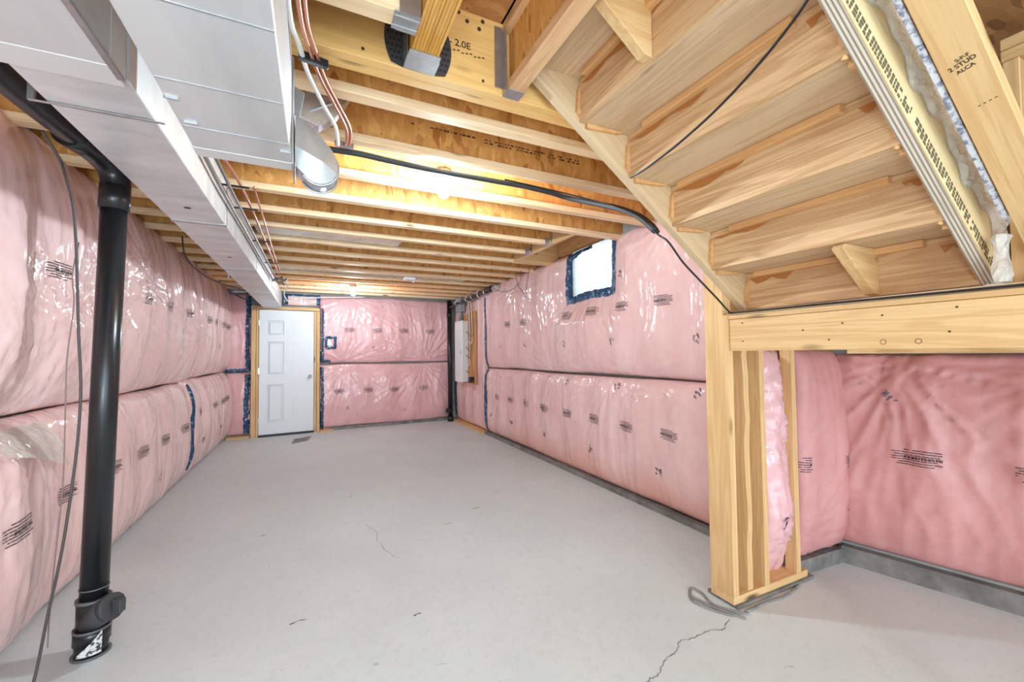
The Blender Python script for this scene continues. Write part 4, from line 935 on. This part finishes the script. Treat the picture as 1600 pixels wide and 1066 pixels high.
for k in range(-1, 5):
    x = SX(k); z = SZ(k)
    if k > -1:
        box('riser', x, x+.019, YS0+.001, YS1-.001, z, z+RISE-.001, riser_y, st, .001)
    if k < 4:
        xa_ = max(x+.0195, .762)
        box('tread', xa_, SX(k+1)+.040, YS0+.001, YS1-.001, z, z+.026, stair_y, st, .002)
        # glue block in the inner corner under the tread, behind the next riser
        xi = SX(k+1); bl = (.71, 1.36) if k % 2 else (.70, 1.30)
        if k >= 0 or True: box('glue_block', xi-.030, xi-.001, bl[0]+.0, bl[1], z-.028, z-.001, block_y, st, .002)
        # wedges beside the stringers
        for y0, y1 in ((YS1-.016, YS1-.001), (YS0+.001, YS0+.016)):
            if k >= 0: prism('wedge', [(x+.03, z-.001), (xi-.035, z-.001), (xi-.06, z-.010), (x+.03, z-.022)], 'Y', y0, y1, block_y, st)
            prism('wedge', [(xi-.001, z-.035), (xi-.001, z-RISE+.02), (xi-.020, z-RISE+.04), (xi-.012, z-.05)], 'Y', y0, y1, block_y, st)
gstain = simple('glue_stain', (176, 112, 56), .35)
def stain(x, z, y0, y1, h, sd):
    r_ = random.Random(sd); n = 18; top = []; bot = []
    for i in range(n+1):
        t = i/n; y = y0+(y1-y0)*t; top.append((y, z)); bot.append((y, z-h*(.25+.75*abs(math.sin(t*5+sd)))*min(1, 6*t, 6*(1-t))-.002*r_.random()))
    vs = [(0, a[0]-y0, a[1]-z) for a in top+bot]; fs = [(i, i+1, n+2+i, n+1+i) for i in range(n)]
    mesh('glue_stain', vs, fs, gstain, (x-.0012, y0, z), st)
for k in range(0, 5):
    stain(SX(k), SZ(k)+RISE-.029, (.95, 1.0, 1.05, 1.12, 1.18)[k], 1.40, (.03, .022, .035, .018, .03)[k], k)
    stain(SX(k), SZ(k)+RISE-.029, YS0+.02, YS0+.10, .028, k+9)
# squeezed-out glue blobs at the near stringer
glue = simple('dried_glue', (196, 130, 66), .35)
for k in range(0, 4):
    for m in range(3):
        c0 = Vector((SX(k)+.0+.01*m, YS0+.008, SZ(k)-.006+.004*m)); cyl('glue_blob', c0, c0+Vector((.012, .012, .004)), .006, block_y, st, n=8)
# triangular support brackets
def bracket(k, y):
    x0, z0 = SX(k), SZ(k); x1 = SX(k+1)
    prism('support_bracket', [(x0+.02, z0-.001), (x1-.001, z0-.001), (x1-.001, z0-RISE+.004), (x1-.03, z0-RISE+.006), (x0+.005, z0-.02)], 'Y', y-.019, y+.019, pine_x, st, .0015)
bracket(-1, 1.02); bracket(3, .875)
# printed block text on the outer face of the near stringer: illegible packed marks
def on_slope(o_name, boxes, y, mat, parent, c=None):
    f = lambda x: 1.500+RISE/RUN*(2.034-x)
    cc_ = Vector((1.4, y, f(1.4))); bm = bmesh.new()
    for (a, b, h0, h1) in boxes: bm_box(bm, ((a+b)/2, 0, (h0+h1)/2), (b-a, .0012, h1-h0))
    o = from_bm(o_name, bm, mat, cc_, parent, (0, SL, 0)); o['kind'] = 'stuff'; return o
B = []
xx = -.50
while xx < .70:
    L = random.uniform(.008, .02)
    for row in range(3):
        if random.random() < .85 and not (.15 < (xx+.5) % .42 < .17): B.append((xx, xx+L*random.uniform(.5, .95), .012+row*.013, .012+row*.013+.009))
    xx += L+.002
stain_y = wood('stringer_face', 'X', (232, 206, 160), (200, 164, 112), False, .5)
sf = prism('stringer_face', [(-.78, .001), (.78, .001), (.78, .2), (-.78, .28)], 'Y', -.0015, .0015, stain_y, st, 0, (0, SL, 0), (0, 0, 0)); place(sf, Vector((1.398, .5385, 1.500+RISE/RUN*(2.034-1.398))))
on_slope('printed_mark', B, .5365, simple('grey_green_ink', (96, 88, 66), .7), st)

# knee wall beside the stairs: sloped plate, drywall edge, plastic film
def slope_box(name, xa, xb, y0, y1, h0, h1, mat, label=None, cat=None, parent=None, bev=.002):
    f = lambda x: 1.500+RISE/RUN*(2.034-x)
    c = Vector(((xa+xb)/2, (y0+y1)/2, f((xa+xb)/2))); L = (xb-xa)/math.cos(SL)
    ux = Vector((math.cos(SL), 0, -math.sin(SL))); uz = Vector((math.sin(SL), 0, math.cos(SL)))
    bm = bmesh.new(); bm_box(bm, (0, 0, 0), (L, y1-y0, h1-h0))
    if bev: bmesh.ops.bevel(bm, geom=bm.edges[:], offset=bev, segments=1, affect='EDGES')
    o = from_bm(name, bm, mat, c+uz*((h0+h1)/2), parent, (0, SL, 0))
    if label: tag(o, label, cat)
    return o
slope_box('drywall_strip', .5, 1.86, .477, .491, .078, .16, drywall, 'pale blue-grey drywall edge squeezed between stringer and sloped plate', 'drywall')
o = slope_box('sloped_plate', .5, 2.00, .385, .472, .072, .110, pine_x, 'wide sloped pine stud with a small ink stamp, right of the stringer', 'stud')
sp = o
down = Matrix(((0, -1, 0), (-1, 0, 0), (0, 0, -1))).to_euler()
def plate_text(body, size, lx, ly, tilt=.22):
    c = bpy.data.curves.new('grade_stamp', 'FONT'); c.body = body; c.size = size; c.align_x = 'CENTER'; c.materials.append(inkw); c.offset = size*.02
    o = bpy.data.objects.new('grade_stamp', c); COL.objects.link(o); o.parent = sp; o.location = (lx, ly, -.0203); o.rotation_euler = (Matrix.Rotation(-tilt, 3, 'Z') @ down.to_matrix()).to_euler(); to_mesh(o)
plate_text('S-P-F', .013, .195, -.004); plate_text('2 STUD', .016, .211, .0); plate_text('ALCA', .014, .227, -.002); plate_text('- - - -', .018, .34, -.012)
# crumpled plastic film hanging along the drywall
vs = []; fs = []; nU, nV = 90, 12
for i in range(nU+1):
    for j in range(nV+1):
        a = i/nU; b = j/nV
        x = .95+1.02*a; f = 1.500+RISE/RUN*(2.034-x)
        h = .115+.12*b+.018*math.sin(a*23)+.012*math.sin(a*61+2)
        y = .532-.022*abs(math.sin(a*31+b*5))*b - .010*random.random()
        if b < .1: y = .534
        vs.append((x+h*math.sin(SL)-1.4, y-.5, f+h*math.cos(SL)-1.9))
for i in range(nU):
    for j in range(nV): fs.append((i*(nV+1)+j, (i+1)*(nV+1)+j, (i+1)*(nV+1)+j+1, i*(nV+1)+j+1))
o = mesh('plastic_film', vs, fs, film, (1.4, .5, 1.9)); tag(o, 'crumpled clear plastic film along the outside of the near stringer', 'plastic film')
vs = []; fs = []
for i in range(13):
    for j in range(9):
        th = i/12*2*math.pi; rr = .028+.012*random.random()+.01*math.sin(j); vs.append((rr*math.cos(th)*.9, rr*math.sin(th)*.5, -.07+.018*j))
for i in range(12):
    for j in range(8): fs.append((i*9+j, (i+1)*9+j, (i+1)*9+j+1, i*9+j+1))
o = mesh('plastic_bag', vs, fs, film, (1.915, .497, 1.565)); tag(o, 'torn tuft of clear plastic at the foot of the near stringer', 'plastic film')
o = box('shim', 2.0, 2.04, .522, .558, 1.492, 1.503, white_box, None, .001); tag(o, 'small white shim under the foot of the near stringer', 'shim')
# landing side wall framing at the right edge of the frame
lw = thing('landing_wall', (2.1, .2, 1.49), 'stud wall with double top plate beyond the stairs at the right edge', 'wall framing')
for z in (2.255, 2.295): box('top_plate', 2.09, 2.18, -.9, .525, z, z+.037, pine_y, lw, .002)
for y in (.484, .30, .10, -.2): box('stud', 2.09, 2.18, y-.0, y+.038, 1.492, 2.253, pine_z, lw, .002)
o = box('sheathing', 2.182, 2.192, -.9, .525, 1.492, 2.33, osb_sheet, lw)
